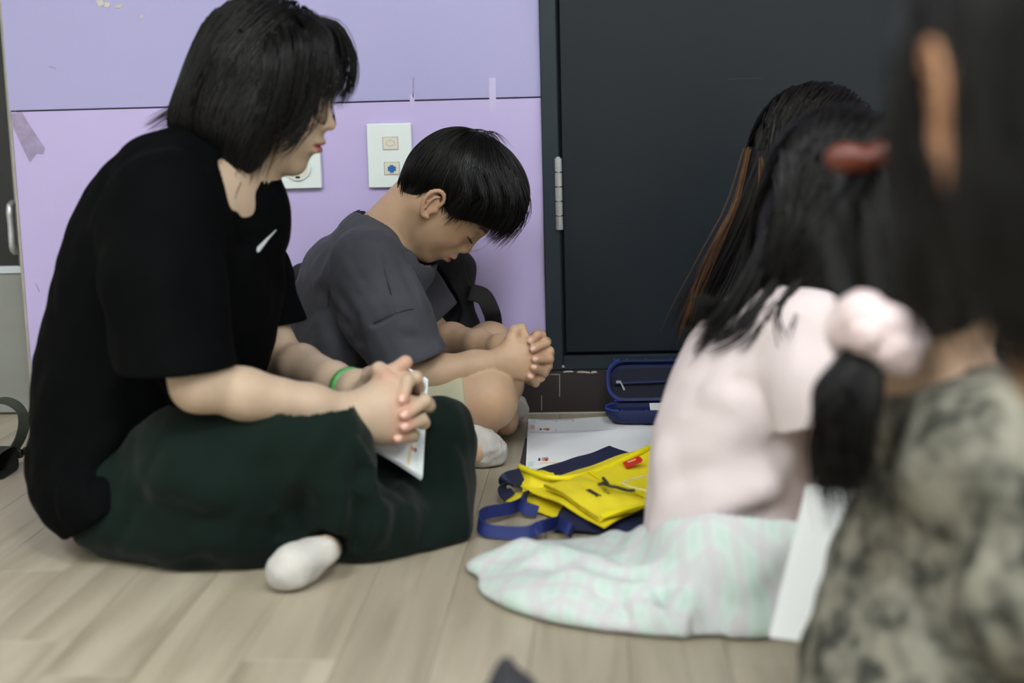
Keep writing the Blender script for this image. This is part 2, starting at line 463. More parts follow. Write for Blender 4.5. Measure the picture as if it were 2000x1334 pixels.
# wall above and beside the door
XDR = XD0 + 1.02; ZDT = 2.08
box('wall_strip', (XDR, YW, 0), (RX1, YW + 0.12, CEIL), M_wall_lo, wall)
box('wall_head', (XD0, YW, ZDT), (XDR, YW + 0.12, CEIL), M_wall_up, wall)
# baseboard under wall and door sill
bb = struct(box('baseboard_back', (XL + 0.003, YW - 0.009, 0.0), (XDR + 0.3, YW + 0.10, BASE_H), M_base, None, 0.0015))
# small chips and scratches of pale plaster along the top of the skirting
chips = [(1096, 717, 13, 6, .4), (1110, 726, 20, 3, .05), (1140, 727, 26, 3.5, -.05), (1160, 727, 12, 4, .1), (1192, 726, 8, 3, 0), (1250, 723, 46, 2, .02), (1225, 727, 12, 2.5, 0)]
for (px, py, wpx, hpx, rot) in chips:
    a = [(-.5, -.5), (.1, -.35), (.5, -.5), (.42, .3), (-.1, .5), (-.45, .25)]
    pts = []
    for (u, w) in a:
        q = (u * wpx * math.cos(rot) - w * hpx * math.sin(rot), -u * wpx * math.sin(rot) - w * hpx * math.cos(rot))
        pts.append(W(px + q[0], py + q[1], YW - 0.0118))
    prism('plaster_chip', pts, (0, 0.0026, 0), M_plaster, bb)
for (x0, y0, x1, y1) in [(1092.5, 731, 1093.5, 775), (1075, 731, 1093, 732), (1057.4, 772, 1058.2, 802)]:
    pts = [W(x0, y0, YW - 0.0095), W(x1, y0, YW - 0.0095), W(x1, y1, YW - 0.0095), W(x0, y1, YW - 0.0095)]
    prism('scratch', pts, (0, 0.0007, 0), M_plaster, bb)
# pale caulk line where the floor meets the skirting
box('caulk_line', (XL + 0.01, YW - 0.0125, 0.0), (XDR, YW - 0.0085, 0.0016), M_plaster, bb)
# old tape and paint marks on the lavender panels
def wall_patch(name, pxs, m, t=0.0005):
    pts = [W(x, y, YW - 0.0006) for x, y in pxs]
    return prism(name, pts, (0, t, 0), m, wall)
wall_patch('tape_mark', [(22, 222), (42, 218), (60, 248), (88, 290), (84, 302), (72, 300), (58, 318), (40, 280), (26, 250)], M_tape)
wall_patch('tape_mark', [(955, 152), (968, 152), (969, 218), (956, 219)], M_tape2)
wall_patch('tape_mark', [(800, 184), (810, 183), (809, 214), (801, 216)], M_tape2)
for pxs in ([(186, 2), (200, -2), (204, 8), (194, 14)], [(205, 4), (216, 6), (212, 15), (203, 13)], [(222, 10), (240, 8), (236, 15), (224, 16)], [(908, 500), (914, 496), (917, 503), (909, 507)], [(275, 28), (281, 30), (278, 35), (273, 34)]):
    wall_patch('paint_chip', pxs, M_plaster)
for pxs in ([(96, 129), (110, 133), (109, 135), (96, 131)], [(70, 552), (78, 570), (76, 571), (69, 554)], [(905, 494), (935, 487), (935, 488.5), (905, 496)], [(806, 150), (809, 150), (808, 190), (806, 190)]):
    wall_patch('scuff', pxs, M_tape)

# door with slate frame, sill rail, leaf and hinge
dr = empty('door_1', kind='structure')
ZS0, ZS1 = BASE_H, float(W(1200, 692, YW)[2])
box('door_jamb', (XD0, YW - 0.012, ZS0), (XD1 - 0.002, YW + 0.10, ZDT), M_frame, dr, 0.0018)
box('door_jamb', (XD1 + 0.90, YW - 0.012, ZS0), (XD1 + 0.935, YW + 0.10, ZDT), M_frame, dr, 0.0018)
box('door_sill', (XD1 - 0.002, YW - 0.010, ZS0), (XD1 + 0.90, YW + 0.10, ZS1), M_frame, dr, 0.0018)
box('door_head', (XD1 - 0.002, YW - 0.012, ZDT - 0.035), (XD1 + 0.90, YW + 0.10, ZDT), M_frame, dr, 0.0018)
box('door_leaf', (XD1 + 0.003, YW - 0.004, ZS1 + 0.005), (XD1 + 0.896, YW + 0.036, ZDT - 0.039), M_door, dr, 0.0015)
hz0, hz1 = float(W(1091, 447, YW)[2]), float(W(1091, 306, YW)[2])
hx = float(W(1091.5, 376, YW - 0.014)[0])
hg = empty('hinge'); hg.parent = dr
nk = 5
for i in range(nk):
    a, b = hz0 + (hz1 - hz0) * i / nk, hz0 + (hz1 - hz0) * (i + 1) / nk - 0.0024
    bmk = bmesh.new(); bmesh.ops.create_cone(bmk, segments=20, radius1=0.0066, radius2=0.0066, depth=b - a, cap_ends=True)
    bmesh.ops.translate(bmk, verts=bmk.verts, vec=(hx, YW - 0.0165, (a + b) / 2))
    bm_obj('hinge_knuckle', bmk, M_steel, hg, False)
box('hinge_plate', (hx - 0.003, YW - 0.0145, hz0), (hx + 0.003, YW - 0.0115, hz1), M_steel, hg)
box('scuff', (hx + 0.30, YW - 0.0048, float(W(1430, 155, YW)[2])), (hx + 0.36, YW - 0.0038, float(W(1430, 155, YW)[2]) + 0.0012), M_frame, dr)

# second door at the left edge: dark glazing above, grey panel below
d2 = empty('door_2', kind='structure')
zl = float(W(20, 528, YW + 0.04)[2])
box('kick_panel', (XL - 0.75, YW + 0.045, 0.004), (XL - 0.004, YW + 0.075, zl - 0.006), M_kick, d2, 0.001)
box('trim_rail', (XL - 0.75, YW + 0.040, zl - 0.006), (XL - 0.004, YW + 0.075, zl + 0.008), M_trimw, d2, 0.001)
box('dark_panel', (XL - 0.75, YW + 0.050, zl + 0.008), (XL - 0.004, YW + 0.075, 2.1), M_glass_dk, d2, 0.001)
box('door_stile', (XL - 0.022, YW + 0.034, zl + 0.01), (XL - 0.006, YW + 0.05, 2.1), M_kick, d2, 0.001)
hp = W(24, 445, YW + 0.02)
tube('door_handle', [hp + [0, .03, .045], hp + [0, -0.004, .04], hp + [0, -0.006, 0], hp + [0, -0.004, -.04], hp + [0, .03, -.045]], 0.0065, M_steel, d2)
box('door_head', (XL - 0.75, YW + 0.03, 2.1), (XL - 0.004, YW + 0.09, CEIL), M_white, d2)
box('wall_strip', (RX0, YW + 0.02, 0), (XL - 0.75, YW + 0.12, CEIL), M_white, d2)

# the rest of the room
struct(box('ceiling', (RX0, RY0, CEIL), (RX1, RY1, CEIL + 0.08), M_ceil))
struct(box('wall_left', (RX0 - 0.08, RY0, 0), (RX0, RY1, CEIL), M_white))
struct(box('wall_right', (RX1, RY0, 0), (RX1 + 0.08, RY1, CEIL), M_white))
struct(box('wall_front', (RX0, RY0 - 0.08, 0), (RX1, RY0, CEIL), M_white))
cl = None
for i, (x, y, sx, sy) in enumerate(PANELS):
    side = ['far left', 'far middle', 'near left', 'near middle', 'far right', 'near right'][i]
    c = empty('ceiling_light', f'square white ceiling light panel, {side} one above the room', 'light', 'ceiling light panels')
    c.location = (x, y, CEIL)
    fr = bmesh.new()
    for lo, hi in (((-sx / 2 - .02, -sy / 2 - .02, -.02), (sx / 2 + .02, -sy / 2, 0)), ((-sx / 2 - .02, sy / 2, -.02), (sx / 2 + .02, sy / 2 + .02, 0)), ((-sx / 2 - .02, -sy / 2, -.02), (-sx / 2, sy / 2, 0)), ((sx / 2, -sy / 2, -.02), (sx / 2 + .02, sy / 2, 0))):
        box_bm(lo, hi, 0, 1, fr)
    bm_obj('light_frame', fr, M_white, c)
    box('diffuser', (-sx / 2, -sy / 2, -0.014), (sx / 2, sy / 2, 0.0), M_led, c)

# wall plates
def plate(name, label, x0, y0, x1, y1, t=0.009):
    a, b = W(x0, y1, YW - 0.005), W(x1, y0, YW - 0.005)
    e = empty(name, label, 'wall plate'); 
    body = box('cover_plate', (a[0], YW - t, a[2]), (b[0], YW, b[2]), M_plate, e, 0.0022, 3)
    return e, a, b
e, a, b = plate('data_outlet', 'tall white wall plate with phone and blue network jacks beside the boy', 721, 240, 803, 367)
def jack(cx, cy, w, h, m, blue):
    p = W(cx, cy, YW - 0.009)
    box('jack_module', (p[0] - w / 2, YW - 0.0105, p[2] - h / 2), (p[0] + w / 2, YW - 0.0085, p[2] + h / 2), M_ivory, e, 0.0004)
    g = 0.0011
    bmf = bmesh.new()
    for lo, hi in (((-w / 2 - g, 0, -h / 2 - g), (w / 2 + g, .001, -h / 2)), ((-w / 2 - g, 0, h / 2), (w / 2 + g, .001, h / 2 + g)), ((-w / 2 - g, 0, -h / 2), (-w / 2, .001, h / 2)), ((w / 2, 0, -h / 2), (w / 2 + g, .001, h / 2))):
        box_bm(np.array(lo) + [p[0], YW - 0.0098, p[2]], np.array(hi) + [p[0], YW - 0.0098, p[2]], 0, 1, bmf)
    bm_obj('jack_frame', bmf, M_jf, e)
    s = 0.0072
    outl = [(-s, -.6 * s), (-.45 * s, -.6 * s), (-.45 * s, -s), (.45 * s, -s), (.45 * s, -.6 * s), (s, -.6 * s), (s, .5 * s), (.5 * s, .5 * s), (.5 * s, .85 * s), (-.5 * s, .85 * s), (-.5 * s, .5 * s), (-s, .5 * s)]
    if not blue: outl = [(u, -w_ * 0.7) for u, w_ in outl][::-1]
    prism('jack_port', [(p[0] + u, YW - 0.0115, p[2] + w_) for u, w_ in outl], (0, 0.002, 0), M_blue_p if blue else M_ivory, e)
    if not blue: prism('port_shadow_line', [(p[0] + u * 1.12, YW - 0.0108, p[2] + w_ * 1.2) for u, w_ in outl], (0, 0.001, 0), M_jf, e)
jack(762.5, 280, 0.026, 0.021, M_ivory, False)
jack(765.5, 329, 0.026, 0.021, M_ivory, True)
e2, a2, b2 = plate('power_socket', "white square wall socket behind the woman's chin", 541, 286, 626, 369, 0.012)
cx, cz = (a2[0] + b2[0]) / 2, (a2[2] + b2[2]) / 2 + 0.001
bms = bmesh.new(); bmesh.ops.create_cone(bms, segments=40, radius1=0.0235, radius2=0.0235, depth=0.006, cap_ends=True)
bmesh.ops.rotate(bms, verts=bms.verts, matrix=Matrix.Rotation(math.pi / 2, 3, 'X')); bmesh.ops.translate(bms, verts=bms.verts, vec=(cx, YW - 0.013, cz))
bm_obj('socket_rim', bms, M_plate, e2)
bms = bmesh.new(); bmesh.ops.create_cone(bms, segments=40, radius1=0.020, radius2=0.0205, depth=0.002, cap_ends=True)
bmesh.ops.rotate(bms, verts=bms.verts, matrix=Matrix.Rotation(math.pi / 2, 3, 'X')); bmesh.ops.translate(bms, verts=bms.verts, vec=(cx, YW - 0.0158, cz))
bm_obj('socket_well', bms, M_ivory, e2)
for sx in (-1, 1):
    bms = bmesh.new(); bmesh.ops.create_cone(bms, segments=16, radius1=0.0026, radius2=0.0026, depth=0.002, cap_ends=True)
    bmesh.ops.rotate(bms, verts=bms.verts, matrix=Matrix.Rotation(math.pi / 2, 3, 'X')); bmesh.ops.translate(bms, verts=bms.verts, vec=(cx + sx * 0.0095, YW - 0.0166, cz))
    bm_obj('pin_hole', bms, M_dark, e2)
for sz in (-1, 1):
    box('earth_clip', (cx - 0.004, YW - 0.0172, cz + sz * 0.0175 - 0.0018), (cx + 0.004, YW - 0.016, cz + sz * 0.0175 + 0.0018), M_dark, e2)
# ------------------------------------------------------------------ people: materials and shared builders
M_skin = mat('skin', (0.6, 0.42, 0.3), 0.5, 0.35, attr=True, noise=0.06, nscale=60, sss=0.12, bump=0.03, bscale=900)
M_hair = mat('black_hair', '#090808', 0.40, 0.35, noise=0.35, nscale=90, stretch=(1, 1, 0.1))
M_hair_b = mat('dark_brown_hair', '#0f0b09', 0.45, 0.3, attr=False, noise=0.4, nscale=60, stretch=(1, 1, 0.1))
M_hair_gold = mat('golden_brown_hair', '#5e3d1c', 0.45, 0.4, noise=0.4, nscale=60)
M_sock = mat('white_sock', '#c9c6c0', 0.95, 0.1, noise=0.25, nscale=30, bump=0.5, bscale=500)

def basis(fwd, up):
    f = unit(fwd); u = unit(np.asarray(up, float) - f * float(np.dot(up, f))); l = np.cross(u, f)
    return np.stack([f, l, u], 1)            # columns: forward, left, up
def head_sdf(jaw=1.0, nose=1.0, lips=1.0, ear=True, cheek=1.0, ear_rot=0.0, ear_size=1.0, ear_off=(0, 0)):
    """Head of height 1: chin z=-.5, crown z=.5, nose at +x. Mirrored in y."""
    S = SDF()
    S.u(ell((-.03, 0, .13), (.425, .345, .37)))
    S.u(ell((.09, 0, -.10), (.29, .285, .36)), .08)
    S.u(rc((-.03, .19, -.19), (.24, .06, -.405 * jaw), .095, .07), .10)
    S.u(ell((.15, 0, -.26), (.22, .21, .19)), .08)
    S.u(ell((.285, 0, -.425 * jaw), (.075, .09, .068)), .07)
    S.u(ell((.20, .155, -.14), np.array([.13, .105, .13]) * cheek), .08)
    S.u(rc((.375, .03, .075), (.30, .19, .085), .034, .03), .06)
    S.s(ell((.41, .135, .005), (.075, .085, .05)), .06)
    S.u(ell((.305, .132, -.005), .074), .02)
    S.u(rc((.383, 0, .035), (.383 + .062 * nose, 0, -.105), .024, .034), .05)
    S.u(ell((.383 + .075 * nose, 0, -.118), (.036, .036, .034)), .02)
    S.u(ell((.405, .046, -.137), (.045, .028, .028)), .025)
    S.s(ell((.435, .022, -.162), (.018, .011, .012)), .008)
    S.u(ell((.33, 0, -.24), (.10, .14, .105)), .06)
    S.u(ell((.408, 0, -.232), (.040 * lips, .095, .028)), .018)
    S.u(ell((.400, 0, -.288), (.040 * lips, .080, .031)), .018)
    S.s(ell((.45, 0, -.260), (.06, .10, .005)), .012)
    S.s(ell((.425, 0, -.345), (.035, .10, .026)), .04)
    if ear:
        ca, sa = math.cos(ear_rot), math.sin(ear_rot); o = np.array([-.07, .34, -.015])
        def E(p):
            d = (np.array(p) - o) * ear_size
            return o + np.array([d[0] * ca - d[2] * sa + ear_off[0], d[1], d[0] * sa + d[2] * ca + ear_off[1]])
        z = ear_size
        S.u(ell(E((-.075, .335, -.03)), np.array([.062, .022, .10]) * z, basis((ca, .35, sa), (-.12 - sa, 0, ca))), .02)
        H = [(-.015, .335, -.01), (-.005, .35, .05), (-.035, .367, .10), (-.085, .38, .105), (-.13, .39, .06), (-.142, .39, -.01), (-.12, .375, -.08), (-.085, .352, -.125), (-.045, .335, -.128)]
        S.chain(smooth_line([E(p) for p in H], 17), np.interp(np.linspace(0, 8, 17), range(9), [.012, .014, .016, .016, .016, .015, .015, .022, .022]), .008, .015)
        S.s(ell(E((-.06, .39, -.025)), np.array([.038, .038, .058]) * z), .012)
        A = [(-.095, .372, -.07), (-.10, .380, -.01), (-.085, .378, .04), (-.05, .368, .065)]
        S.chain([E(p) for p in A], [.011, .012, .011, .008], .01)
        S.u(ell(E((-.012, .345, -.045)), (.016, .016, .024)), .012)
    return S
class Head:
    def __init__(s, O, fwd, up, h, **kw):
        s.O, s.B, s.h, s.S = v3(O), v3(basis(fwd, up)), h, head_sdf(**kw)
    def loc(s, P): return (P - s.O) @ s.B / s.h
    def at(s, p): return s.O + s.B @ (v3(p) * s.h)
    def prim(s):
        def fn(P):
            q = s.loc(P); q[:, 1] = np.abs(q[:, 1])
            return s.S(q) * s.h
        return Prim(fn, s.O, 0.66 * s.h)
    def colour(s, P, C, skin, lip, brow, blush, eye_open=False):
        """Lips, brows, lash line and blush as the colours those have."""
        q = s.loc(P); y = np.abs(q[:, 1]); x, z = q[:, 0], q[:, 2]
        near = (np.linalg.norm(q, axis=1) < 0.72)
        def mixc(m, c): 
            m = (m * near)[:, None]; C[:] = C * (1 - m) + np.array(c, np.float32) * m
        g = lambda v: np.clip(v, 0, 1)
        mixc(0.5 * np.exp(-((x - .24) / .12) ** 2 - ((y - .2) / .09) ** 2 - ((z + .12) / .10) ** 2), blush)
        mixc(0.35 * np.exp(-((x - .46) / .06) ** 2 - (y / .06) ** 2 - ((z + .12) / .05) ** 2), blush)
        mixc(0.45 * np.exp(-((y - .37) / .05) ** 2) * (x < .06) * (x > -.2), blush)
        lipz = -.258 + .10 * 0
        u = y / .105; top = .034 * (1 - u ** 2); bot = .050 * (1 - u ** 2)
        mm = g((top - (z - lipz)) / .007) * g((bot + (z - lipz)) / .007) * g((x - .315) / .01) * (u < 1)
        mixc(mm * .95, lip)
        bz = .092 + .10 * (y - .05) - .55 * np.clip(y - .15, 0, 1) ** 1.0 * .6
        mb = g((.016 - np.abs(z - bz)) / .007) * g((y - .045) / .02) * g((.235 - y) / .03) * (x > .15)
        mixc(mb * .8, brow)
        ez = -.028 - .25 * ((y - .132) ** 2) * 8 * .5
        ml = g((.006 - np.abs(z - ez)) / .004) * g((y - .07) / .01) * g((.20 - y) / .01) * (x > .2)
        mixc(ml * .9, brow)
        return C
    def lashes(s, name, mat_, parent, n=22, sides=(-1, 1)):
        """Closed-eye lashes: short hairs along the lower edge of each lid."""
        L, R = [], []
        for sg in sides:
            for i in range(n):
                t = i / (n - 1); y = .075 + .12 * t
                x = .305 + math.sqrt(max(.0763 ** 2 - (y - .132) ** 2 - .025 ** 2, 1e-5))
                p0 = np.array([x, sg * y, -.030]); d = np.array([.055 * (1 - .3 * t), sg * .05 * (t - .4), -.022])
                L.append([s.at(p0 + d * k + np.array([0, 0, .010 * k * k])) for k in np.linspace(0, .8, 4)])
        P = np.array(L); R = np.tile(np.linspace(.00042, .00012, 4), (len(P), 1))
        V, Q = tubes(P, R, 3)
        o = np_mesh(name, V, Q, mat_, parent); o['kind'] = 'stuff'; return o

def strands(roots, dirs, f, n, L, offs, stick=1.0, grav=0.25, stiff=0.75, comb=None, noise=0.05, seed=0, free_after=None, curl=None):
    """Grow hair: each step bends towards gravity / the comb direction and keeps to level `offs` of the hair mass f."""
    r = np.random.RandomState(seed)
    P = v3(roots).copy(); D = v3(dirs).copy(); D /= np.linalg.norm(D, axis=1, keepdims=True) + 1e-9
    out = [P.copy()]; N = len(P); L = np.broadcast_to(L, N).astype(np.float32)
    g = np.array([0, 0, -1], np.float32); drift = r.randn(N, 3).astype(np.float32) * noise
    for k in range(n - 1):
        D = D * stiff + g * grav + drift * (0.5 + 0.8 * k / n)
        if comb is not None: D = D + comb(P, k / (n - 1.0))
        if curl is not None: D = D + curl * (k / n) ** 2
        D /= np.linalg.norm(D, axis=1, keepdims=True) + 1e-9
        P = P + D * L[:, None]
        if stick > 0:
            d = run_chunks(f, P); nn = grad(f, P, 0.004)
            w = stick if (free_after is None or k < free_after * n) else 0.0
            corr = np.where(d < offs, 1.0, w) * np.clip(d - offs, -0.03, 0.03)
            corr = np.where(d > 0.2, 0, corr)
            P = P - corr[:, None] * nn
        P[:, 2] = np.maximum(P[:, 2], 0.004)
        D2 = P - out[-1]; l2 = np.linalg.norm(D2, axis=1, keepdims=True)
        D = np.where(l2 > 1e-5, D2 / (l2 + 1e-9), D)
        P = out[-1] + D * np.minimum(l2, L[:, None] * 1.25)
        out.append(P.copy())
    A = smooth_strands(np.stack(out, 1), 5)
    if stick > 0:                                        # lift back on to the mass what smoothing sank into it
        X = np.ascontiguousarray(A.reshape(-1, 3)).astype(np.float32); d = run_chunks(f, X); o = np.repeat(np.asarray(offs), n)
        w = np.where((d < o) & (d > -.03), o - d, 0); X = X + w[:, None] * grad(f, X, .004); A = X.reshape(A.shape)
        A = smooth_strands(A, 1)
    return A
def hair_mesh(parts):
    """parts: list of (P, base radius). Returns merged tubes tapering to the tip."""
    res = []
    for P, r0 in parts:
        n, s, _ = P.shape
        t = np.linspace(0, 1, s)
        R = np.broadcast_to(r0, n)[:, None] * (1 - 0.85 * t ** 3)[None]
        res.append(tubes(P, R, 3))
    return merge(res)
def near_lines(*lines):
    """lines: (points, radius). Negative inside the union of thick polylines."""
    def fn(P):
        m = None
        for pts, r in lines:
            x = line_dist(P, pts)[0] - r
            m = x if m is None else np.minimum(m, x)
        return m
    return fn
def body_mesh(f, regions, lo, hi, hc):
    """One mesh: fine grids (near-function, lo, hi, h) for what shows, a coarser grid for what the clothes cover."""
    parts = []
    for nf, bl, bh, h in regions: parts.append(surf(f, bl, bh, h, lambda V: nf(V) > 0, near=nf))
    def drop(V):
        m = np.zeros(len(V), bool)
        for nf, bl, bh, h in regions: m |= nf(V) < -hc * .6
        return m
    parts.append(surf(f, lo, hi, hc, drop))
    return merge(parts)
def smooth_strands(P, n=3):
    for _ in range(n):
        Q = P.copy(); Q[:, 1:-1] = P[:, 1:-1] * .5 + (P[:, :-2] + P[:, 2:]) * .25; P = Q
    return P
def finger(S, pts, r, k=0.0035):
    n = len(pts)
    S.chain(pts, [r * (1.08 - 0.16 * i / (n - 1)) for i in range(n)], 0.004, k)
def on_surface(f, p, d, n=80):
    """March from p along d to the surface of f."""
    p = v3(p); d = v3(unit(d))
    for _ in range(n):
        x = float(f(p[None])[0]); p = p + d * float(np.clip(x * .8, -.02, .02))
        if abs(x) < 2e-4: break
    return p
viewd = lambda px, py: unit(W(px, py, 2.0) - CAM)
def traced(f, pts):
    """Photo-traced polyline laid on the surface of f (pts: px, py, rough distance)."""
    return [on_surface(f, W(px, py, Y - .07), viewd(px, py)) for px, py, Y in pts]
# ------------------------------------------------------------------ the woman in black
wo = empty('person', 'woman in black tee and dark green trousers sitting cross-legged with clasped hands', 'person')
M_tee = mat('black_jersey', '#040506', 0.8, 0.06, noise=0.2, nscale=3, bump=0.15, bscale=700)
M_trs = mat('dark_green_fleece', '#111e1a', 0.9, 0.1, noise=0.25, nscale=5, bump=0.35, bscale=900, sheen=0.08)
PW = math.radians(16)
HW = Head(W(517, 172, 1.90), (math.cos(PW), -.06, -math.sin(PW)), (math.sin(PW), 0, math.cos(PW)), 0.212, nose=0.95, lips=1.05, jaw=0.97)
B = SDF()                                   # body
nb = W(415, 350, 1.885)
B.u(rc(HW.at((-.12, 0, -.12)), nb, .045, .05), .01)
B.u(rc(HW.at((.05, 0, -.25)), W(450, 360, 1.885), .040, .046), .03)
B.u(HW.prim(), .018)
shN, shF = W(318, 412, 1.74), W(385, 400, 2.02)
elN, wrN = W(388, 750, 1.635), W(698, 812, 1.722)
elF, wrF = W(548, 705, 2.02), W(700, 765, 1.835)
B.u(ell(W(446, 412, 1.855), (.046, .098, .055)), .03)
B.u(rc(nb, shN + [0.02, 0, .0], .055, .05), .05); B.u(rc(nb, shF, .055, .05), .05)
for px, py, rx, ry, rz in ((340, 470, .10, .14, .13), (305, 630, .105, .125, .15), (250, 800, .10, .13, .15), (240, 935, .075, .12, .07)):
    B.u(ell(W(px, py, 1.87), (rx, ry, rz)), .06)
def arm(sh, el, wr, bulge):
    B.chain([sh, el], [.048, .034], .03)
    m = el * .72 + wr * .28 + np.array(bulge)
    B.chain([el, m, el * .3 + wr * .7, wr], [.0300, .0300, .0262, .023], .012)
arm(shN, elN, wrN, (0, 0, -.001)); arm(shF, elF, wrF, (0, 0, .004))
# --- clasped hands. near (right) hand: back towards the camera
kN = [W(768, 748, 1.745), W(779, 782, 1.733), W(780, 815, 1.730), W(773, 846, 1.735)]
for i, k_ in enumerate(kN): B.u(rc(wrN + [0, 0, .008 - .006 * i], k_, .017, .0125), .020)
B.u(ell(W(735, 812, 1.735), (.030, .016, .032)), .02)
kF = [W(770, 748, 1.800), W(783, 778, 1.805), W(784, 808, 1.803), W(775, 835, 1.797)]
for i, k_ in enumerate(kF): B.u(rc(wrF + [0, 0, .008 - .006 * i], k_, .017, .0125), .020)
B.u(ell(W(740, 795, 1.790), (.03, .016, .032)), .02)
# far hand's fingers come round the knuckles and lie on the near hand
finger(B, [kF[0], W(792, 735, 1.770), W(796, 745, 1.738), W(786, 781, 1.722)], .0082)
finger(B, [kF[1], W(826, 782, 1.780), W(830, 783, 1.742), W(790, 811, 1.716)], .0082)
finger(B, [kF[2], W(822, 818, 1.778), W(824, 819, 1.742), W(791, 834, 1.718)], .0079)
finger(B, [kF[3], W(802, 848, 1.775), W(804, 850, 1.745), W(777, 857, 1.722)], .0070)
# near hand's fingers pass between them to the far side
finger(B, [kN[0], W(812, 738, 1.752), W(818, 756, 1.775), W(800, 770, 1.815)], .0080)
finger(B, [kN[1], W(836, 790, 1.752), W(838, 793, 1.785), W(800, 795, 1.825)], .0080)
finger(B, [kN[2], W(826, 826, 1.752), W(828, 826, 1.783), W(795, 820, 1.82)], .0078)
finger(B, [kN[3], W(806, 852, 1.752), W(808, 850, 1.778), W(780, 842, 1.81)], .0068)
# thumbs
finger(B, [W(712, 785, 1.745), W(742, 748, 1.752), W(768, 726, 1.756), W(792, 708, 1.757)], .0098, .014)
finger(B, [W(706, 768, 1.805), W(722, 732, 1.780), W(741, 722, 1.755), W(756, 737, 1.742)], .0096, .014)
# legs (under the trousers) and feet (in socks)
hipN, hipF = W(275, 1000, 1.79), W(300, 990, 1.94)
knN, knF = W(628, 890, 1.69), W(842, 850, 1.93)
anN, anF = W(800, 1050, 1.85), W(640, 1075, 1.70)
B.chain([hipN, knN, W(700, 1000, 1.715), anN], [.055, .04, .03, .025], .02); B.chain([hipF, knF, W(850, 1000, 1.85), anF], [.055, .038, .03, .022], .02)
ftF = [F(632, 1076, .035), F(598, 1094, .028), F(566, 1112, .024)]
B.chain([anF] + ftF, [.02, .014, .014, .014], .02)
B.d(floor_cut(0.006))
_a, _b, _c = W(690, 852, 1.765), W(825, 932, 1.765), W(836, 744, 1.945)
BK = [_a + .03 * (_b - _a), _b, _c, _a * .5 - _b * .5 + _c]     # the workbook that presses on the lap
bk_n = unit(np.cross(BK[1] - BK[0], BK[3] - BK[0])); bk_n = v3(bk_n if bk_n[2] > 0 else -bk_n)
def over_book(P, m):
    ok = np.ones(len(P), bool); c = v3(np.mean(BK, 0))
    for i in range(4):
        e = v3(BK[(i + 1) % 4] - BK[i]); n = np.cross(bk_n, e); n /= np.linalg.norm(n)
        if float((c - v3(BK[i])) @ n) < 0: n = -n
        ok &= (P - v3(BK[i])) @ n > -m
    return ok
B.d(lambda P, d: np.where(over_book(P, .003) & (np.abs((P - v3(BK[0])) @ bk_n) < .03), smax(d, .0055 - (P - v3(BK[0])) @ bk_n, .002), d))
SKW = (0.50, 0.375, 0.268)
def woman_col(V):
    C = np.tile(np.array(SKW, np.float32), (len(V), 1))
    HW.colour(V, C, SKW, (.42, .12, .11), (.04, .03, .03), (.54, .31, .22))
    return C * 1.0
def redden(V, C, tips, col, r, amt):
    for t in tips:
        m = (amt * np.exp(-(np.linalg.norm(V - v3(t), axis=1) / r) ** 2))[:, None]; C[:] = C * (1 - m) + np.array(col, np.float32) * m
    return C
def woman_full_col(V):
    C = woman_col(V)
    tips = [W(786, 781, 1.722), W(790, 811, 1.716), W(791, 834, 1.718), W(777, 857, 1.722), W(792, 708, 1.757), W(756, 737, 1.742)]
    return redden(V, C, tips, (.56, .25, .19), .013, .7)
hreg = near_lines(([HW.at((0, 0, .1)), HW.at((.05, 0, -.3))], .155), ([HW.at((-.05, 0, -.3)), W(440, 400, 1.87), W(474, 430, 1.84)], .085))
areg = near_lines(([elN + (shN - elN) * .25, elN, wrN, W(790, 790, 1.75)], .075), ([elF + (shF - elF) * .25, elF, wrF, W(790, 790, 1.79)], .07))
V, Q = body_mesh(B, [(hreg, *bbox([HW.at((-.5, -.4, -.62)), HW.at((.55, .4, .6)), W(440, 430, 1.9)], .06), .0021), (areg, *bbox([elN, elF, wrN, wrF, W(850, 880, 1.8), W(850, 690, 1.7)], .09), .0017)], W(50, 1130, 1.62) + [-.1, -.1, -.02], W(960, -40, 2.2) + [.05, .1, .02], .009)
np_mesh('body', V, Q, M_skin, wo, True, woman_full_col(V))
HW.lashes('eyelashes', M_hair, wo)

# --- black tee
T = SDF()
for px, py, Y, rx, ry, rz in ((365, 450, 1.875, .116, .165, .13), (325, 610, 1.87, .146, .160, .17), (255, 800, 1.87, .124, .160, .15), (205, 925, 1.87, .080, .168, .065), (280, 950, 1.845, .075, .198, .075)):
    T.u(ell(W(px, py, Y), (rx, ry, rz)), .07)
T.u(rc(W(405, 352, 1.885), shN + [.01, 0, .008], .062, .060), .04); T.u(rc(W(415, 352, 1.90), shF, .062, .058), .04)
T.u(rc(W(392, 330, 1.90), W(385, 330, 1.86), .045, .045), .03)
T.u(rc(W(425, 365, 1.885), W(475, 420, 1.89), .055, .055), .05)
T.u(rc(W(305, 345, 1.84), W(250, 430, 1.86), .03, .04), .05)
eN2 = W(352, 735, 1.638); eF2 = W(530, 660, 2.03)
T.chain([shN + [0, 0, -.01], W(322, 560, 1.672), eN2 + [0, 0, -.03]], [.066, .066, .073], .035)
T.chain([shF, W(478, 540, 2.05), eF2 + [0, 0, -.02]], [.07, .062, .062], .035)
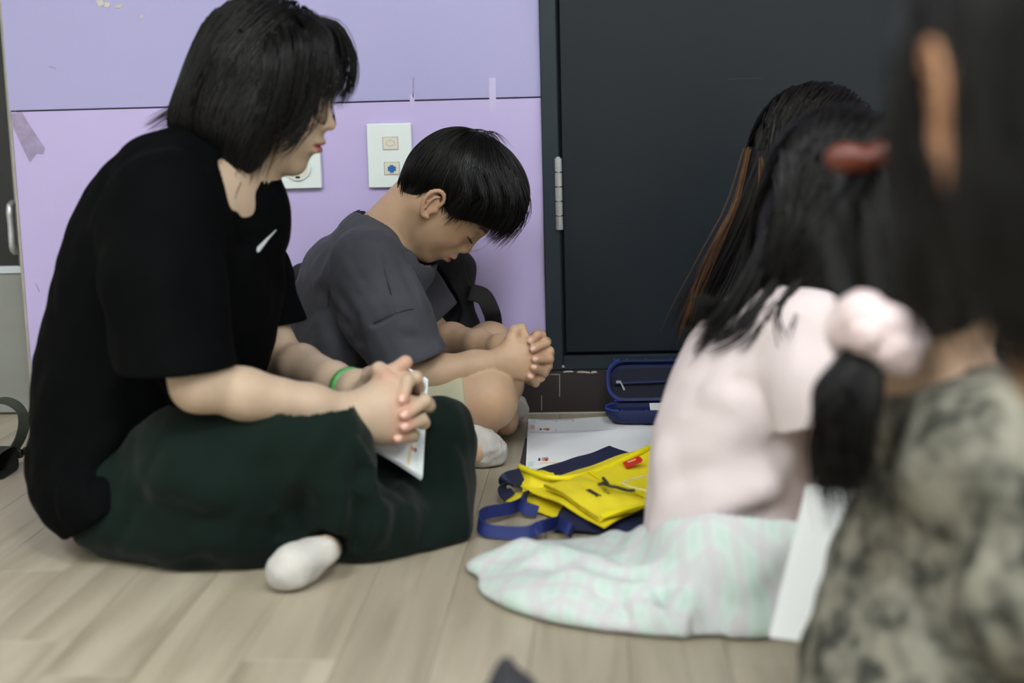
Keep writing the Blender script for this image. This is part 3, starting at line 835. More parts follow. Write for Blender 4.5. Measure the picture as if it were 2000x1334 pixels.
# folds of the loose cloth
for pts, a, w in (
    ([(230, 640, 1.72), (215, 760, 1.72), (150, 880, 1.76)], .010, .022), ([(300, 820, 1.71), (220, 850, 1.71), (110, 930, 1.78)], .012, .02),
    ([(380, 835, 1.72), (260, 890, 1.70), (120, 985, 1.76)], -.010, .014), ([(350, 880, 1.72), (240, 935, 1.70), (150, 1010, 1.74)], .010, .016),
    ([(250, 560, 1.70), (200, 480, 1.74), (190, 400, 1.78)], .006, .02), ([(300, 720, 1.66), (320, 620, 1.60), (300, 480, 1.65)], .006, .02),
    ([(420, 700, 1.64), (400, 600, 1.62), (350, 480, 1.66)], -.005, .018), ([(480, 560, 1.80), (500, 450, 1.80), (440, 400, 1.82)], .006, .018),
    ([(540, 620, 1.84), (530, 500, 1.84)], -.006, .02), ([(110, 700, 1.84), (90, 850, 1.84), (70, 950, 1.85)], .008, .03),
    ([(560, 630, 1.98), (540, 500, 2.0)], .006, .015), ([(180, 960, 1.72), (110, 975, 1.80)], .012, .02)):
    T.d(fold(traced(T, pts), a * .7, w))
T.d(lambda P, d: d + .0022 * wav(P, .11, 3) + .0012 * wav(P, .05, 4))
def tee(P):
    d = T(P)
    inner = d + .007
    for o, n in ((W(352, 720, 1.638), (.02, 0, -1)), (W(545, 636, 2.0), (.10, -.05, -1))):
        o, n = v3(o), v3(unit(n)); q = (P - o) @ n
        lim = (np.linalg.norm(P - o, axis=1) < .135) & ((P[:, 1] < 1.70) if o[1] < 1.8 else (P[:, 1] > 1.965) & (P[:, 0] > o[0] - .055))
        d = np.where(lim, smax(d, q, .003), d)
        pocket = np.maximum(inner, -(q + .05))
        d = np.where(lim, np.maximum(d, -pocket), d)
    # bottom hem, neck opening
    hn = v3(unit((.62, 0, -1))); d = smax(d, (P - v3(W(140, 1048, 1.69))) @ hn, .006)
    hn2 = v3(unit((-.75, 0, -1))); d = smax(d, (P - v3(W(104, 985, 1.80))) @ hn2, .03)
    nk = HOLE(P)
    return np.maximum(d, -nk)
HOLE = SDF().u(rc(W(440, 290, 1.885), W(450, 380, 1.87), .058, .056), .01).u(rc(W(468, 345, 1.79), W(474, 424, 1.735), .033, .006), .02)
to = sdf_obj('t_shirt', tee, W(30, 1090, 1.62) + [-.12, -.12, -.02], W(640, 240, 2.15) + [.06, .12, .03], .0034, M_tee, wo)
# tick logo on the chest, a curved white sliver lying on the cloth
M_logo = mat('white_print', '#d5dce0', 0.6)
outl = [(502, 484), (502, 492), (504.5, 492), (511, 484), (522, 469), (539, 449), (523, 463), (512, 474), (505, 480.5)]
lp = []
for px, py in outl: lp.append(on_surface(tee, W(px, py, 1.60), viewd(px, py)))
lp = np.array(lp); nvec = grad(tee, lp.astype(np.float32), .004).mean(0)
prism('logo', lp + nvec * .0012, nvec * -.0016, M_logo, to)
# necklace
M_silver = mat('silver_chain', '#c9c4bc', 0.25, metal=1.0)
tube('necklace', [on_surface(B, W(474, 356, 1.80), (0, 1, 0)) - [0, .001, 0], on_surface(B, W(473, 385, 1.80), (0, 1, 0)) - [0, .001, 0], W(471, 420, 1.815)], .0007, M_silver, wo, 12, 6)
# --- trousers
R_ = SDF()
R_.u(ell((float(W(255, 1020, 1.82)[0]), 1.84, .08), (.085, .16, .078)), .03)
R_.chain([np.array([float(W(270, 1000, 1.745)[0]), 1.755, .078]), W(430, 932, 1.715), W(600, 864, 1.69)], [.078, .094, .066], .05)
R_.u(ell(W(624, 874, 1.69), (.051, .053, .058)), .04)
R_.chain([W(280, 985, 1.96), W(560, 920, 1.95), W(838, 855, 1.925)], [.10, .085, .052], .05)
R_.u(ell(W(852, 862, 1.92), (.042, .05, .056)), .04)
R_.chain([W(628, 905, 1.695), W(685, 1000, 1.70), W(735, 1050, 1.725)], [.055, .046, .035], .04)
R_.chain([W(735, 1050, 1.725), W(790, 1048, 1.76)], [.035, .04], .05)
R_.chain([W(858, 880, 1.90), W(868, 970, 1.85), W(872, 1040, 1.795)], [.045, .040, .033], .05)
R_.chain([W(872, 1046, 1.785), W(760, 1058, 1.745)], [.030, .035], .03)
R_.chain([W(500, 985, 1.78), W(760, 985, 1.84)], [.075, .065], .06)
R_.chain([W(560, 1030, 1.70), W(400, 1050, 1.70)], [.042, .05], .05)
R_.u(ell((float(W(350, 1050, 1.72)[0]), 1.725, .04), (.12, .07, .04)), .04)
R_.d(lambda P, d: smax(d, v3(F(912, 1000, .03))[0] * 0 + (P[:, 0] - float(W(917, 1040, 1.77)[0])), .012))
for pts, a, w in (
    ([(575, 800, 1.66), (600, 790, 1.655), (618, 800, 1.66)], 0.0150, .008), ([(578, 790, 1.655), (592, 775, 1.66), (607, 780, 1.67), (616, 800, 1.67)], 0.0210, .0075),
    ([(700, 870, 1.66), (722, 920, 1.665), (715, 960, 1.67)], 0.0180, .010), ([(690, 850, 1.65), (715, 890, 1.655), (722, 905, 1.66)], 0.0135, .007),
    ([(715, 930, 1.68), (740, 1000, 1.69), (735, 1080, 1.70)], 0.0210, .014), ([(700, 960, 1.66), (700, 1030, 1.68), (690, 1080, 1.69)], -0.0180, .012),
    ([(660, 930, 1.63), (665, 1000, 1.65), (655, 1060, 1.67)], 0.0150, .014), ([(590, 940, 1.62), (585, 1010, 1.63), (590, 1060, 1.65)], -0.0150, .012),
    ([(780, 930, 1.80), (800, 1000, 1.78), (790, 1060, 1.75)], 0.0180, .016), ([(830, 900, 1.86), (850, 980, 1.80), (840, 1050, 1.77)], -0.0050, .014),
    ([(760, 900, 1.84), (740, 960, 1.78)], -0.0210, .016), ([(880, 860, 1.88), (895, 960, 1.82), (905, 1050, 1.78)], 0.0090, .012),
    ([(390, 840, 1.66), (470, 900, 1.62), (560, 920, 1.62)], -0.0090, .02), ([(240, 960, 1.65), (330, 1000, 1.62), (470, 1010, 1.62)], -0.0120, .02),
    ([(300, 900, 1.66), (380, 960, 1.62), (520, 970, 1.62)], 0.0105, .022), ([(220, 1060, 1.66), (350, 1075, 1.64), (500, 1060, 1.64)], 0.0090, .02),
    ([(520, 1010, 1.62), (545, 1060, 1.64)], -0.0150, .010)):
    R_.d(fold(traced(R_, pts), a * .6, w))
R_.d(lambda P, d: d + .0035 * wav(P, .11, 7) + .0022 * wav(P * v3([1.6, 1, .6]), .05, 8))
R_.d(floor_cut(0.003))
footcut = SDF().u(rc(F(640, 1076, .026), F(545, 1124, .024), .028, .028), .01)
def trs(P):
    d = np.maximum(R_(P), -footcut(P)); q = (P - v3(BK[0])) @ bk_n
    return np.where(over_book(P, .006) & (q < .05), np.maximum(d, q + .009), d)
sdf_obj('trousers', trs, W(80, 1140, 1.66) + [-.1, -.12, -.03], W(960, 740, 2.15) + [.05, .12, .03], .0038, M_trs, wo)
# --- white sock, sole towards the camera
K = SDF()
K.chain([F(632, 1076, .035), F(598, 1094, .028), F(566, 1112, .024), F(553, 1119, .022)], [.018, .020, .021, .017], .02)
K.d(lambda P, d: d + .0015 * wav(P, .03, 2)); K.d(floor_cut(0.001))
sdf_obj('sock', K, *bbox([F(655, 1060, 0), F(540, 1140, .08), F(520, 1100, 0)], .05), .003, M_sock, wo)
# --- green wristband on the far wrist
wd_ = unit(wrF - elF); wb0 = elF + (wrF - elF) * .90
M_band = mat('green_silicone', '#4f9a52', 0.45)
th = np.linspace(0, 2 * np.pi, 33)[:-1]
a1 = unit(np.cross(wd_, (0, 0, 1))); a2_ = np.cross(wd_, a1)
ring = lambda s, r: np.array([wb0 + wd_ * s + (a1 * math.cos(t) + a2_ * math.sin(t)) * r for t in th])
V = np.concatenate([ring(-.006, .0285), ring(.006, .028), ring(.006, .0255), ring(-.006, .0255)])
Q = [[k * 32 + i, k * 32 + (i + 1) % 32, ((k + 1) % 4) * 32 + (i + 1) % 32, ((k + 1) % 4) * 32 + i] for k in range(4) for i in range(32)]
np_mesh('wristband', V, np.array(Q), M_band, wo)
# --- glasses
M_gfr = mat('thin_gold_frame', '#b99b8c', 0.25, metal=1.0)
M_lens = bpy.data.materials.new('clear_lens'); M_lens.use_nodes = True
_b = M_lens.node_tree.nodes['Principled BSDF']; _b.inputs['Base Color'].default_value = (.93, .95, 1, 1); _b.inputs['Transmission Weight'].default_value = 1; _b.inputs['Roughness'].default_value = 0.02; _b.inputs['IOR'].default_value = 1.05
gl = empty('glasses'); gl.parent = wo
for sg in (-1, 1):
    c = np.array([.435, sg * .155, -.01]); t = np.linspace(0, 2 * np.pi, 29)
    loop = np.array([HW.at(c + np.array([-.06 * abs(math.cos(a)) * (1 if math.cos(a) * sg > 0 else .2) - .02 * math.sin(a), math.cos(a) * .125, math.sin(a) * .105])) for a in t])
    Vv, Qq = tubes(loop[None], np.full((1, 29), .0008), 6); np_mesh('rim', Vv, Qq, M_gfr, gl)
    cen = loop[:-1].mean(0); fw = HW.B[:, 0] * .0006
    Vl = np.concatenate([loop[:-1] + fw, loop[:-1] - fw, [cen + fw], [cen - fw]]); m = 28
    Ql = [[i, (i + 1) % m, 2 * m] for i in range(m)] + [[m + (i + 1) % m, m + i, 2 * m + 1] for i in range(m)]
    Qs = [[i, m + i, m + (i + 1) % m, (i + 1) % m] for i in range(m)]
    np_mesh('lens', Vl, [np.array(Ql), np.array(Qs)], M_lens, gl)
    tube('temple', [HW.at((.37, sg * .285, .02)), HW.at((.2, sg * .34, .02)), HW.at((-.03, sg * .365, .02)), HW.at((-.12, sg * .35, -.04))], .0009, M_gfr, gl, 16, 6)
tube('bridge', [HW.at((.44, -.03, .01)), HW.at((.465, 0, .02)), HW.at((.44, .03, .01))], .0008, M_gfr, gl, 10, 6)

# --- hair: a bob, chin length in front of the near ear, longer at the back
def woman_hair_mass():
    S = SDF()
    S.u(ell(HW.at((-.028, 0, .145)), np.array([.447, .385, .425]) * HW.h, HW.B))
    S.u(ell(W(440, 205, 1.90), (.058, .080, .075)), .03)
    S.u(rc(W(430, 215, 1.885), W(352, 243, 1.87), .045, .014), .03)
    S.u(rc(W(430, 235, 1.88), W(428, 315, 1.865), .055, .033), .03)
    S.u(ell(W(468, 215, 1.822), (.058, .028, .085)), .03); S.u(rc(W(470, 250, 1.822), W(458, 325, 1.825), .034, .014), .03)
    S.u(ell(W(500, 205, 1.983), (.058, .028, .085)), .03)
    return S
HM = woman_hair_mass()
FACE = SDF().u(ell(HW.at((.46, 0, -.24)), np.array([.36, .40, .42]) * HW.h, HW.B), .01)
def hm_core(P): return smax(HM(P) + .0055, -FACE(P), .02)
core = surf(hm_core, *bbox([HW.O - [.02, 0, .04]], .22), .005)
rs = np.random.RandomState(5)
def scalp(n, seed, xr=(-.5, .4), zr=(-.2, .6)):
    r = np.random.RandomState(seed)
    u = r.randn(n * 4, 3); u /= np.linalg.norm(u, axis=1, keepdims=True)
    p = u * np.array([.425, .345, .37]) + np.array([-.03, 0, .13])
    ok = (p[:, 0] > xr[0]) & (p[:, 0] < xr[1]) & (p[:, 2] > zr[0]) & (p[:, 2] < zr[1])
    return p[ok][:n]
q = scalp(3900, 1, (-.5, .36), (-.05, .6))
q = q[~((q[:, 0] > .22) & (q[:, 2] < .12))]
roots = np.array([HW.at(p) for p in q], np.float32)
side = np.sign(q[:, 1] + .06)
dl = np.stack([-.45 - .5 * (q[:, 0] < -.1) + .7 * (q[:, 0] > .25), side * .9, .15 + 0 * side], 1)
dirs = dl @ HW.B.T
offs = (rs.rand(len(q)) ** 1.5 * -.005 + .002).astype(np.float32)
Ls = (.0205 + .003 * rs.rand(len(q)) - .001 * (q[:, 0] > .1)).astype(np.float32)
def comb_w(P, t):
    out = np.zeros_like(P); out[:, 0] -= .10 + .10 * t
    return out
P1 = strands(roots, dirs, HM, 14, Ls, offs, .9, .32, .62, comb_w, .025, 3, .8)
ql = HW.loc(P1.reshape(-1, 3)).reshape(P1.shape)
bad = ((ql[:, :, 0] > .33) & (np.abs(ql[:, :, 1]) < .24) & (ql[:, :, 2] < .12)).any(1) | ((ql[:, :, 0] > .12) & (ql[:, :, 2] < -.30)).any(1)
P1 = P1[~bad]
def lock(pts, n, spread, seed, r0=.0006, m=13):
    """A lock of n loose hairs around a guide line."""
    r = np.random.RandomState(seed)
    base = smooth_line(pts, m); t = np.linspace(0, 1, m)[None, :, None]
    o = r.randn(n, 1, 3) * spread * (0.25 + 0.9 * t) + smooth_strands(np.cumsum(r.randn(n, m, 3) * spread * .10, 1), 3)
    return (base[None] + o).astype(np.float32), np.full(n, r0)
veil = []
Yn = 1.905 - .085
for k, (pts, n, sp) in enumerate((
    ([(560, 45, 1.86), (592, 80, Yn), (586, 160, Yn - .005), (565, 230, Yn), (528, 290, Yn + .005)], 80, .0075),
    ([(585, 45, 1.87), (622, 80, Yn + .015), (618, 160, Yn + .01), (600, 225, Yn + .006), (556, 280, Yn + .002)], 60, .0065),
    ([(540, 40, 1.85), (560, 100, Yn - .005), (545, 190, Yn - .01), (515, 270, Yn - .005), (490, 330, Yn)], 150, .0085),
    ([(520, 40, 1.85), (525, 110, Yn - .01), (505, 215, Yn - .015), (480, 300, Yn - .01), (462, 350, Yn)], 170, .008),
    ([(490, 40, 1.85), (480, 110, Yn - .01), (470, 215, Yn - .015), (455, 300, Yn - .01), (448, 352, Yn)], 150, .008),
    ([(580, 38, 1.88), (625, 60, 1.85), (638, 120, 1.838), (628, 200, 1.835)], 110, .008),
    ([(550, 34, 1.88), (605, 40, 1.845), (625, 100, 1.825), (610, 180, 1.82)], 120, .008),
    ([(580, 32, 1.90), (655, 50, 1.925), (686, 105, 1.935), (684, 155, 1.935), (664, 194, 1.935)], 110, .0050),
    ([(570, 32, 1.90), (640, 50, 1.93), (668, 100, 1.945), (666, 150, 1.95), (650, 190, 1.95)], 110, .0055),
    ([(560, 35, 1.92), (625, 60, 1.96), (640, 130, 1.985), (630, 200, 1.99), (590, 280, 1.985)], 90, .007),
    ([(518, 235, Yn - .01), (514, 275, Yn - .012), (518, 305, Yn - .01)], 14, .0018),
    ([(600, 60, Yn + .02), (612, 150, Yn + .012), (596, 230, Yn + .006), (560, 262, Yn + .003), (535, 285, Yn + .002)], 40, .010),
    ([(590, 60, 1.875), (640, 105, 1.85), (648, 155, 1.842), (640, 205, 1.84)], 60, .005),
    ([(600, 180, Yn + .012), (598, 230, Yn + .010), (575, 275, Yn + .004), (545, 295, Yn + .002)], 22, .004),
    ([(470, 60, Yn), (400, 150, 1.85), (350, 210, 1.86), (292, 250, 1.87)], 50, .005),
    ([(430, 200, Yn), (380, 240, Yn + .01), (340, 262, 1.86), (318, 275, 1.86)], 50, .006))):
    veil.append(lock([W(*p) for p in pts], n, sp, 40 + k))
Vh, Qh = merge([core, hair_mesh([(P1, .0009)] + veil)])
ho = np_mesh('hair', Vh, Qh, M_hair, wo); tag(ho, 'chin-length black bob with loose front strands', kind='stuff')
# ------------------------------------------------------------------ the boy in the charcoal tee
bo = empty('person', 'boy in charcoal grey tee and beige shorts bowing his head over clasped hands', 'person')
M_tee2 = mat('charcoal_jersey', '#4b4c54', 0.85, 0.2, noise=0.18, nscale=14, bump=0.2, bscale=800, sheen=0.05)
M_shorts = mat('beige_cotton', '#a9a78f', 0.85, 0.2, noise=0.12, nscale=20, bump=0.2, bscale=900)
PB = math.radians(58)
HB = Head(W(876, 382, 2.315), (math.cos(PB), .03, -math.sin(PB)), (math.sin(PB), 0, math.cos(PB)), 0.205, nose=0.62, lips=1.0, jaw=0.93, cheek=1.12, ear_rot=math.radians(20), ear_size=.95, ear_off=(.045, -.085))
G = SDF()
nbB = W(735, 475, 2.33)
G.u(rc(HB.at((-.14, 0, -.10)), nbB, .043, .046), .01)
G.u(rc(HB.at((-.05, 0, -.20)), W(762, 498, 2.32), .034, .040), .015)
G.u(HB.prim(), .016)
bsN, bsF = W(716, 520, 2.215), W(765, 525, 2.44)
beN, bwN = W(800, 735, 2.185), W(983, 706, 2.205)
beF, bwF = W(845, 655, 2.47), W(978, 680, 2.295)
G.u(rc(nbB, bsN, .036, .036), .02); G.u(rc(nbB, bsF, .036, .036), .02)
for px, py, rx, ry, rz in ((705, 570, .062, .09, .07), (685, 660, .07, .09, .09), (670, 770, .075, .105, .08)): G.u(ell(W(px, py, 2.33), (rx, ry, rz)), .03)
def barm(sh, el, wr):
    G.chain([sh, el], [.036, .029], .02)
    G.chain([el, el * .7 + wr * .3, el * .3 + wr * .7, wr], [.0265, .0262, .0225, .0190], .015)
barm(bsN, beN, bwN); barm(bsF, beF, bwF)
# near (right) hand, back to the camera
kn = [W(1034, 668, 2.205), W(1040, 690, 2.198), W(1040, 712, 2.197), W(1030, 732, 2.200)]
for i, k_ in enumerate(kn): G.u(rc(bwN + [0, 0, .007 - .005 * i], k_, .0145, .0105), .014)
G.u(ell(W(1010, 704, 2.200), (.024, .012, .027)), .014)
kf = [W(1030, 668, 2.255), W(1038, 688, 2.258), W(1038, 710, 2.256), W(1030, 728, 2.250)]
for i, k_ in enumerate(kf): G.u(rc(bwF + [0, 0, .007 - .005 * i], k_, .0145, .0105), .014)
G.u(ell(W(1005, 700, 2.252), (.024, .012, .027)), .014)
finger(G, [kf[0], W(1050, 652, 2.235), W(1050, 655, 2.205), W(1037, 666, 2.187)], .0068)
finger(G, [kf[1], W(1067, 668, 2.240), W(1066, 671, 2.208), W(1041, 682, 2.182)], .0070)
finger(G, [kf[2], W(1073, 701, 2.238), W(1072, 701, 2.206), W(1045, 702, 2.181)], .0070)
finger(G, [kf[3], W(1064, 727, 2.236), W(1062, 726, 2.206), W(1043, 718, 2.183)], .0066)
finger(G, [kf[3] + [0, 0, -.012], W(1046, 748, 2.232), W(1045, 747, 2.208), W(1036, 736, 2.188)], .0060)
finger(G, [kn[0], W(1058, 656, 2.212), W(1058, 660, 2.24), W(1040, 668, 2.272)], .0064)
finger(G, [kn[1], W(1073, 686, 2.212), W(1074, 688, 2.24), W(1045, 690, 2.274)], .0068)
finger(G, [kn[2], W(1070, 714, 2.212), W(1071, 715, 2.24), W(1045, 710, 2.274)], .0066)
finger(G, [kn[3], W(1056, 738, 2.212), W(1057, 738, 2.236), W(1038, 728, 2.268)], .0060)
finger(G, [W(984, 690, 2.205), W(998, 662, 2.205), W(1006, 646, 2.21), W(1019, 641, 2.215)], .0088, .012)
finger(G, [W(985, 685, 2.255), W(1002, 660, 2.240), W(1012, 650, 2.225), W(1024, 652, 2.212)], .0078, .012)
GU = G; G = SDF()
# legs: near knee up at the front, far knee by the wall, feet tucked under
bhN, bhF = W(690, 800, 2.25), W(710, 790, 2.42)
bkN, bkF = W(955, 776, 2.195), W(956, 672, 2.47)
baN, baF = W(900, 842, 2.33), W(930, 850, 2.26)
G.chain([bhN, bkN], [.062, .040], .03); G.u(ell(bkN + [-.002, 0, -.002], (.037, .038, .043)), .03)
G.chain([bkN + [0, .01, -.012], W(925, 822, 2.24), W(860, 835, 2.31)], [.036, .037, .03], .02)
G.chain([bhF, bkF], [.06, .034], .03); G.u(ell(W(962, 668, 2.47), (.028, .032, .025)), .02)
G.chain([bkF, W(985, 750, 2.455), F(985, 825, .03)], [.034, .03, .024], .02)
G.chain([W(860, 835, 2.31), F(930, 880, .028)], [.026, .022], .02)
GL = G.d(floor_cut(0.005))
def G(P): return np.minimum(GU(P), GL(P))
SKB = (0.56, 0.375, 0.245)
def boy_col(V):
    C = np.tile(np.array(SKB, np.float32), (len(V), 1))
    HB.colour(V, C, SKB, (.48, .13, .11), (.035, .026, .022), (.52, .26, .17))
    tips = [W(1037, 666, 2.187), W(1041, 682, 2.182), W(1045, 702, 2.181), W(1043, 718, 2.183), W(1036, 736, 2.188)]
    redden(V, C, tips, (.62, .34, .25), .008, .75)
    redden(V, C, [W(1060, 690, 2.2), W(1060, 720, 2.2), W(1055, 660, 2.2)], (.52, .27, .18), .014, .4)
    redden(V, C, [W(940, 800, 2.16), W(965, 770, 2.16)], (.50, .28, .17), .022, .45)
    redden(V, C, [on_surface(G, W(1013.5, 669.5, 2.15), (0, 1, 0))], (.05, .03, .02), .0011, 1.0)
    return C
r1 = near_lines(([HB.at((0, 0, .1)), HB.at((.05, 0, -.3))], .15), ([HB.at((-.05, 0, -.3)), nbB], .085))
r2 = near_lines(([beN + (bsN - beN) * .2, beN, bwN, W(1060, 700, 2.2)], .06), ([beF + (bsF - beF) * .3, beF, bwF, W(1060, 700, 2.24)], .06))
r3 = near_lines(([bkN - [.06, 0, 0], bkN, W(925, 822, 2.24), W(860, 835, 2.31)], .07), ([bkF - [.02, 0, 0], bkF, W(985, 750, 2.455)], .05))
V, Q = body_mesh(G, [(r1, *bbox([HB.O, nbB], .17), .0019), (r2, *bbox([beN, beF, bwN, bwF, W(1085, 620, 2.2), W(1085, 765, 2.2)], .06), .0016),
                     (r3, *bbox([bkN, bkF, F(860, 880, 0), W(1030, 640, 2.5)], .08), .004)], W(560, 900, 2.15) + [-.05, -.08, -.02], W(1100, 220, 2.56) + [.02, .03, .02], .009)
np_mesh('body', V, Q, M_skin, bo, True, boy_col(V))
HB.lashes('eyelashes', M_hair, bo)
# finger nails of the hand that shows
M_nail = mat('finger_nail', (.66, .42, .33), 0.3, 0.5)
def nails(f, items, parent, size):
    for (p, dirv) in items:
        vd = unit(p - CAM); s0 = on_surface(f, p - vd * .03, vd)
        n = grad(f, v3(s0)[None], .0015)[0]; t = unit(np.asarray(dirv) - n * float(np.dot(dirv, n))); b = np.cross(n, t)
        rows, cols = 5, 5; V = []
        for i in range(rows):
            for j in range(cols):
                u, w = (i / (rows - 1) - .5) * 2, (j / (cols - 1) - .5) * 2
                k = math.sqrt(max(0, 1 - max(0, -u) ** 2 * w * w * .6))
                V.append(s0 + t * u * size * 1.15 * k + b * w * size * .85 * (1 - .12 * u * u) + n * (.0006 - .0011 * w * w - .0006 * u * u))
        V = np.array(V); V = np.concatenate([V, V - n * .0006]); m = rows * cols
        Q = [[i * cols + j, i * cols + j + 1, (i + 1) * cols + j + 1, (i + 1) * cols + j] for i in range(rows - 1) for j in range(cols - 1)]
        Q += [[m + a for a in q[::-1]] for q in Q]
        np_mesh('finger_nail', V, np.array(Q), M_nail, parent)
nails(G, [(W(1034, 663.5, 2.187), W(1037, 666, 2.187) - W(1050, 655, 2.2)), (W(1042, 681, 2.182), W(1041, 682, 2.18) - W(1066, 671, 2.2)), (W(1046, 701, 2.181), W(1045, 702, 2.18) - W(1072, 701, 2.2)),
         (W(1043.5, 717, 2.183), W(1043, 718, 2.18) - W(1062, 726, 2.2)), (W(1036.5, 735, 2.188), W(1036, 736, 2.18) - W(1045, 747, 2.2))], bo, .0036)
nails(B, [(W(785, 777, 1.722), W(786, 781, 1.722) - W(796, 745, 1.738)), (W(790, 808, 1.716), W(790, 811, 1.716) - W(830, 783, 1.74)), (W(791, 832, 1.718), W(791, 834, 1.718) - W(824, 819, 1.742)), (W(778, 855, 1.722), W(777, 857, 1.722) - W(804, 850, 1.745))], wo, .0040)

# --- charcoal tee
S2 = SDF()
for px, py, rx, ry, rz in ((705, 545, .083, .118, .082), (688, 620, .088, .118, .10), (672, 720, .090, .122, .11), (665, 810, .086, .130, .06)): S2.u(ell(W(px, py, 2.33), (rx, ry, rz)), .05)
S2.u(rc(W(725, 468, 2.31), bsN + [0, 0, .004], .040, .046), .04); S2.u(rc(W(735, 468, 2.36), bsF + [0, 0, .004], .040, .046), .04)
S2.u(rc(W(735, 470, 2.33), W(795, 520, 2.33), .045, .048), .03)
S2.u(rc(W(650, 520, 2.33), W(625, 590, 2.33), .03, .035), .05)
S2.u(rc(W(712, 462, 2.33), W(740, 475, 2.33), .034, .040), .03)
S2.chain([bsN + [.004, 0, -.008], W(752, 610, 2.19), W(797, 700, 2.178)], [.062, .062, .060], .03)
S2.chain([bsF, W(805, 570, 2.475), W(850, 615, 2.475)], [.052, .050, .044], .03)
for pts, a, w in (
    ([(738, 470, 2.2), (752, 540, 2.14), (770, 612, 2.12)], -.0022, .0035), ([(770, 612, 2.12), (730, 635, 2.12), (678, 665, 2.16)], -.0032, .004),
    ([(700, 590, 2.14), (770, 590, 2.12), (830, 610, 2.13)], .003, .010), ([(770, 635, 2.11), (820, 640, 2.11), (850, 660, 2.12)], .0035, .009),
    ([(770, 655, 2.11), (820, 665, 2.11), (856, 680, 2.12)], -.003, .008), ([(700, 680, 2.16), (680, 640, 2.18), (645, 600, 2.22)], -.007, .012),
    ([(705, 720, 2.16), (670, 690, 2.18), (620, 640, 2.24)], .006, .014), ([(650, 560, 2.22), (690, 620, 2.16), (720, 700, 2.15)], -.006, .012),
    ([(800, 520, 2.22), (815, 570, 2.2), (822, 620, 2.18)], .005, .010), ([(780, 500, 2.2), (800, 560, 2.15), (825, 620, 2.14)], -.004, .008),
    ([(620, 610, 2.3), (632, 660, 2.24), (660, 720, 2.2)], .006, .014), ([(610, 560, 2.33), (640, 530, 2.26)], .004, .012)):
    S2.d(fold(traced(S2, pts), a, w))
S2.d(lambda P, d: d + .0016 * wav(P, .09, 13) + .0009 * wav(P, .035, 14))
NH = SDF().u(rc(W(805, 395, 2.325), W(738, 446, 2.33), .060, .043), .01).u(rc(W(745, 448, 2.33), W(815, 492, 2.325), .040, .036), .02)
def tee2(P):
    d = S2(P); inner = d + .0065
    for o, n, near_ in ((W(798, 706, 2.178), W(868, 690, 2.178) - W(725, 735, 2.178), True), (W(855, 626, 2.475), W(866, 622, 2.475) - W(846, 640, 2.475), False)):
        t = unit(n); nn = v3(unit(np.cross(t, (0, 1, 0))));
        if nn[2] > 0: nn = -nn
        o = v3(o); q = (P - o) @ nn
        lim = (nrm(P - o) < .105) & ((P[:, 1] < 2.252) if near_ else (P[:, 1] > 2.43) & (P[:, 0] > float(W(812, 620, 2.47)[0])))
        d = np.where(lim, smax(d, q, .002), d)
        d = np.where(lim, np.maximum(d, -np.maximum(inner, -(q + .045))), d)
    return np.maximum(d, -NH(P))
t2 = sdf_obj('t_shirt', tee2, W(560, 880, 2.15) + [-.03, -.06, 0], W(890, 400, 2.56) + [.03, .0, .02], .0028, M_tee2, bo)
# ribbed neckband, a pale strip of lining inside the collar
M_rib = mat('charcoal_rib', '#34353c', 0.85, 0.2, bump=0.4, bscale=900)
M_lining = mat('pale_neck_tape', '#c9c8c0', 0.8)
tube('neck_tape', [W(703, 437, 2.315), W(712, 430, 2.32), W(728, 423, 2.33)], .0018, M_lining, t2, 12, 6)
M_seam = mat('charcoal_stitching', '#25262b', 0.9)
for pts in ([(739, 470, 2.2), (752, 530, 2.18), (764, 575, 2.15), (773, 612, 2.14)], [(771, 613, 2.14), (730, 632, 2.14), (678, 666, 2.17)], [(773, 612, 2.14), (805, 604, 2.14), (842, 608, 2.15)], [(640, 540, 2.25), (643, 570, 2.24), (640, 600, 2.24)]):
    tube('seam', traced(tee2, pts), .0008, M_seam, t2, 30, 5)
# --- shorts
S3 = SDF()
S3.chain([W(690, 800, 2.255), W(800, 792, 2.23), W(905, 787, 2.205)], [.078, .066, .054], .04)
S3.chain([W(710, 790, 2.42), W(900, 720, 2.46)], [.07, .048], .04)
S3.u(ell(W(690, 820, 2.33), (.09, .13, .06)), .04)
for pts, a, w in (([(890, 745, 2.16), (903, 790, 2.15), (915, 840, 2.16)], .0022, .003), ([(840, 800, 2.17), (900, 790, 2.15)], .004, .012), ([(850, 830, 2.18), (905, 830, 2.17)], -.004, .01)): S3.d(fold(traced(S3, pts), a, w))
S3.d(lambda P, d: d + .0014 * wav(P, .06, 21)); S3.d(floor_cut(.004))
def shorts(P):
    d = S3(P); o = v3(W(916, 790, 2.19)); nn = v3(unit(np.cross(W(925, 845, 2.19) - W(904, 735, 2.19), (0, 1, 0))))
    nn = nn if nn[0] > 0 else -nn
    q = (P - o) @ nn; lim = P[:, 1] < 2.33
    inner = d + .0075
    d = np.where(lim, smax(d, q, .002), d); d = np.where(lim, np.maximum(d, -np.maximum(inner, -(q + .03))), d)
    o2 = float(W(915, 690, 2.47)[0]); d = np.where(~lim, smax(d, P[:, 0] - o2, .003), d)
    return d
sdf_obj('shorts', shorts, W(600, 900, 2.15) + [-.03, -.06, -.03], W(960, 660, 2.56) + [.02, .0, .03], .0034, M_shorts, bo)
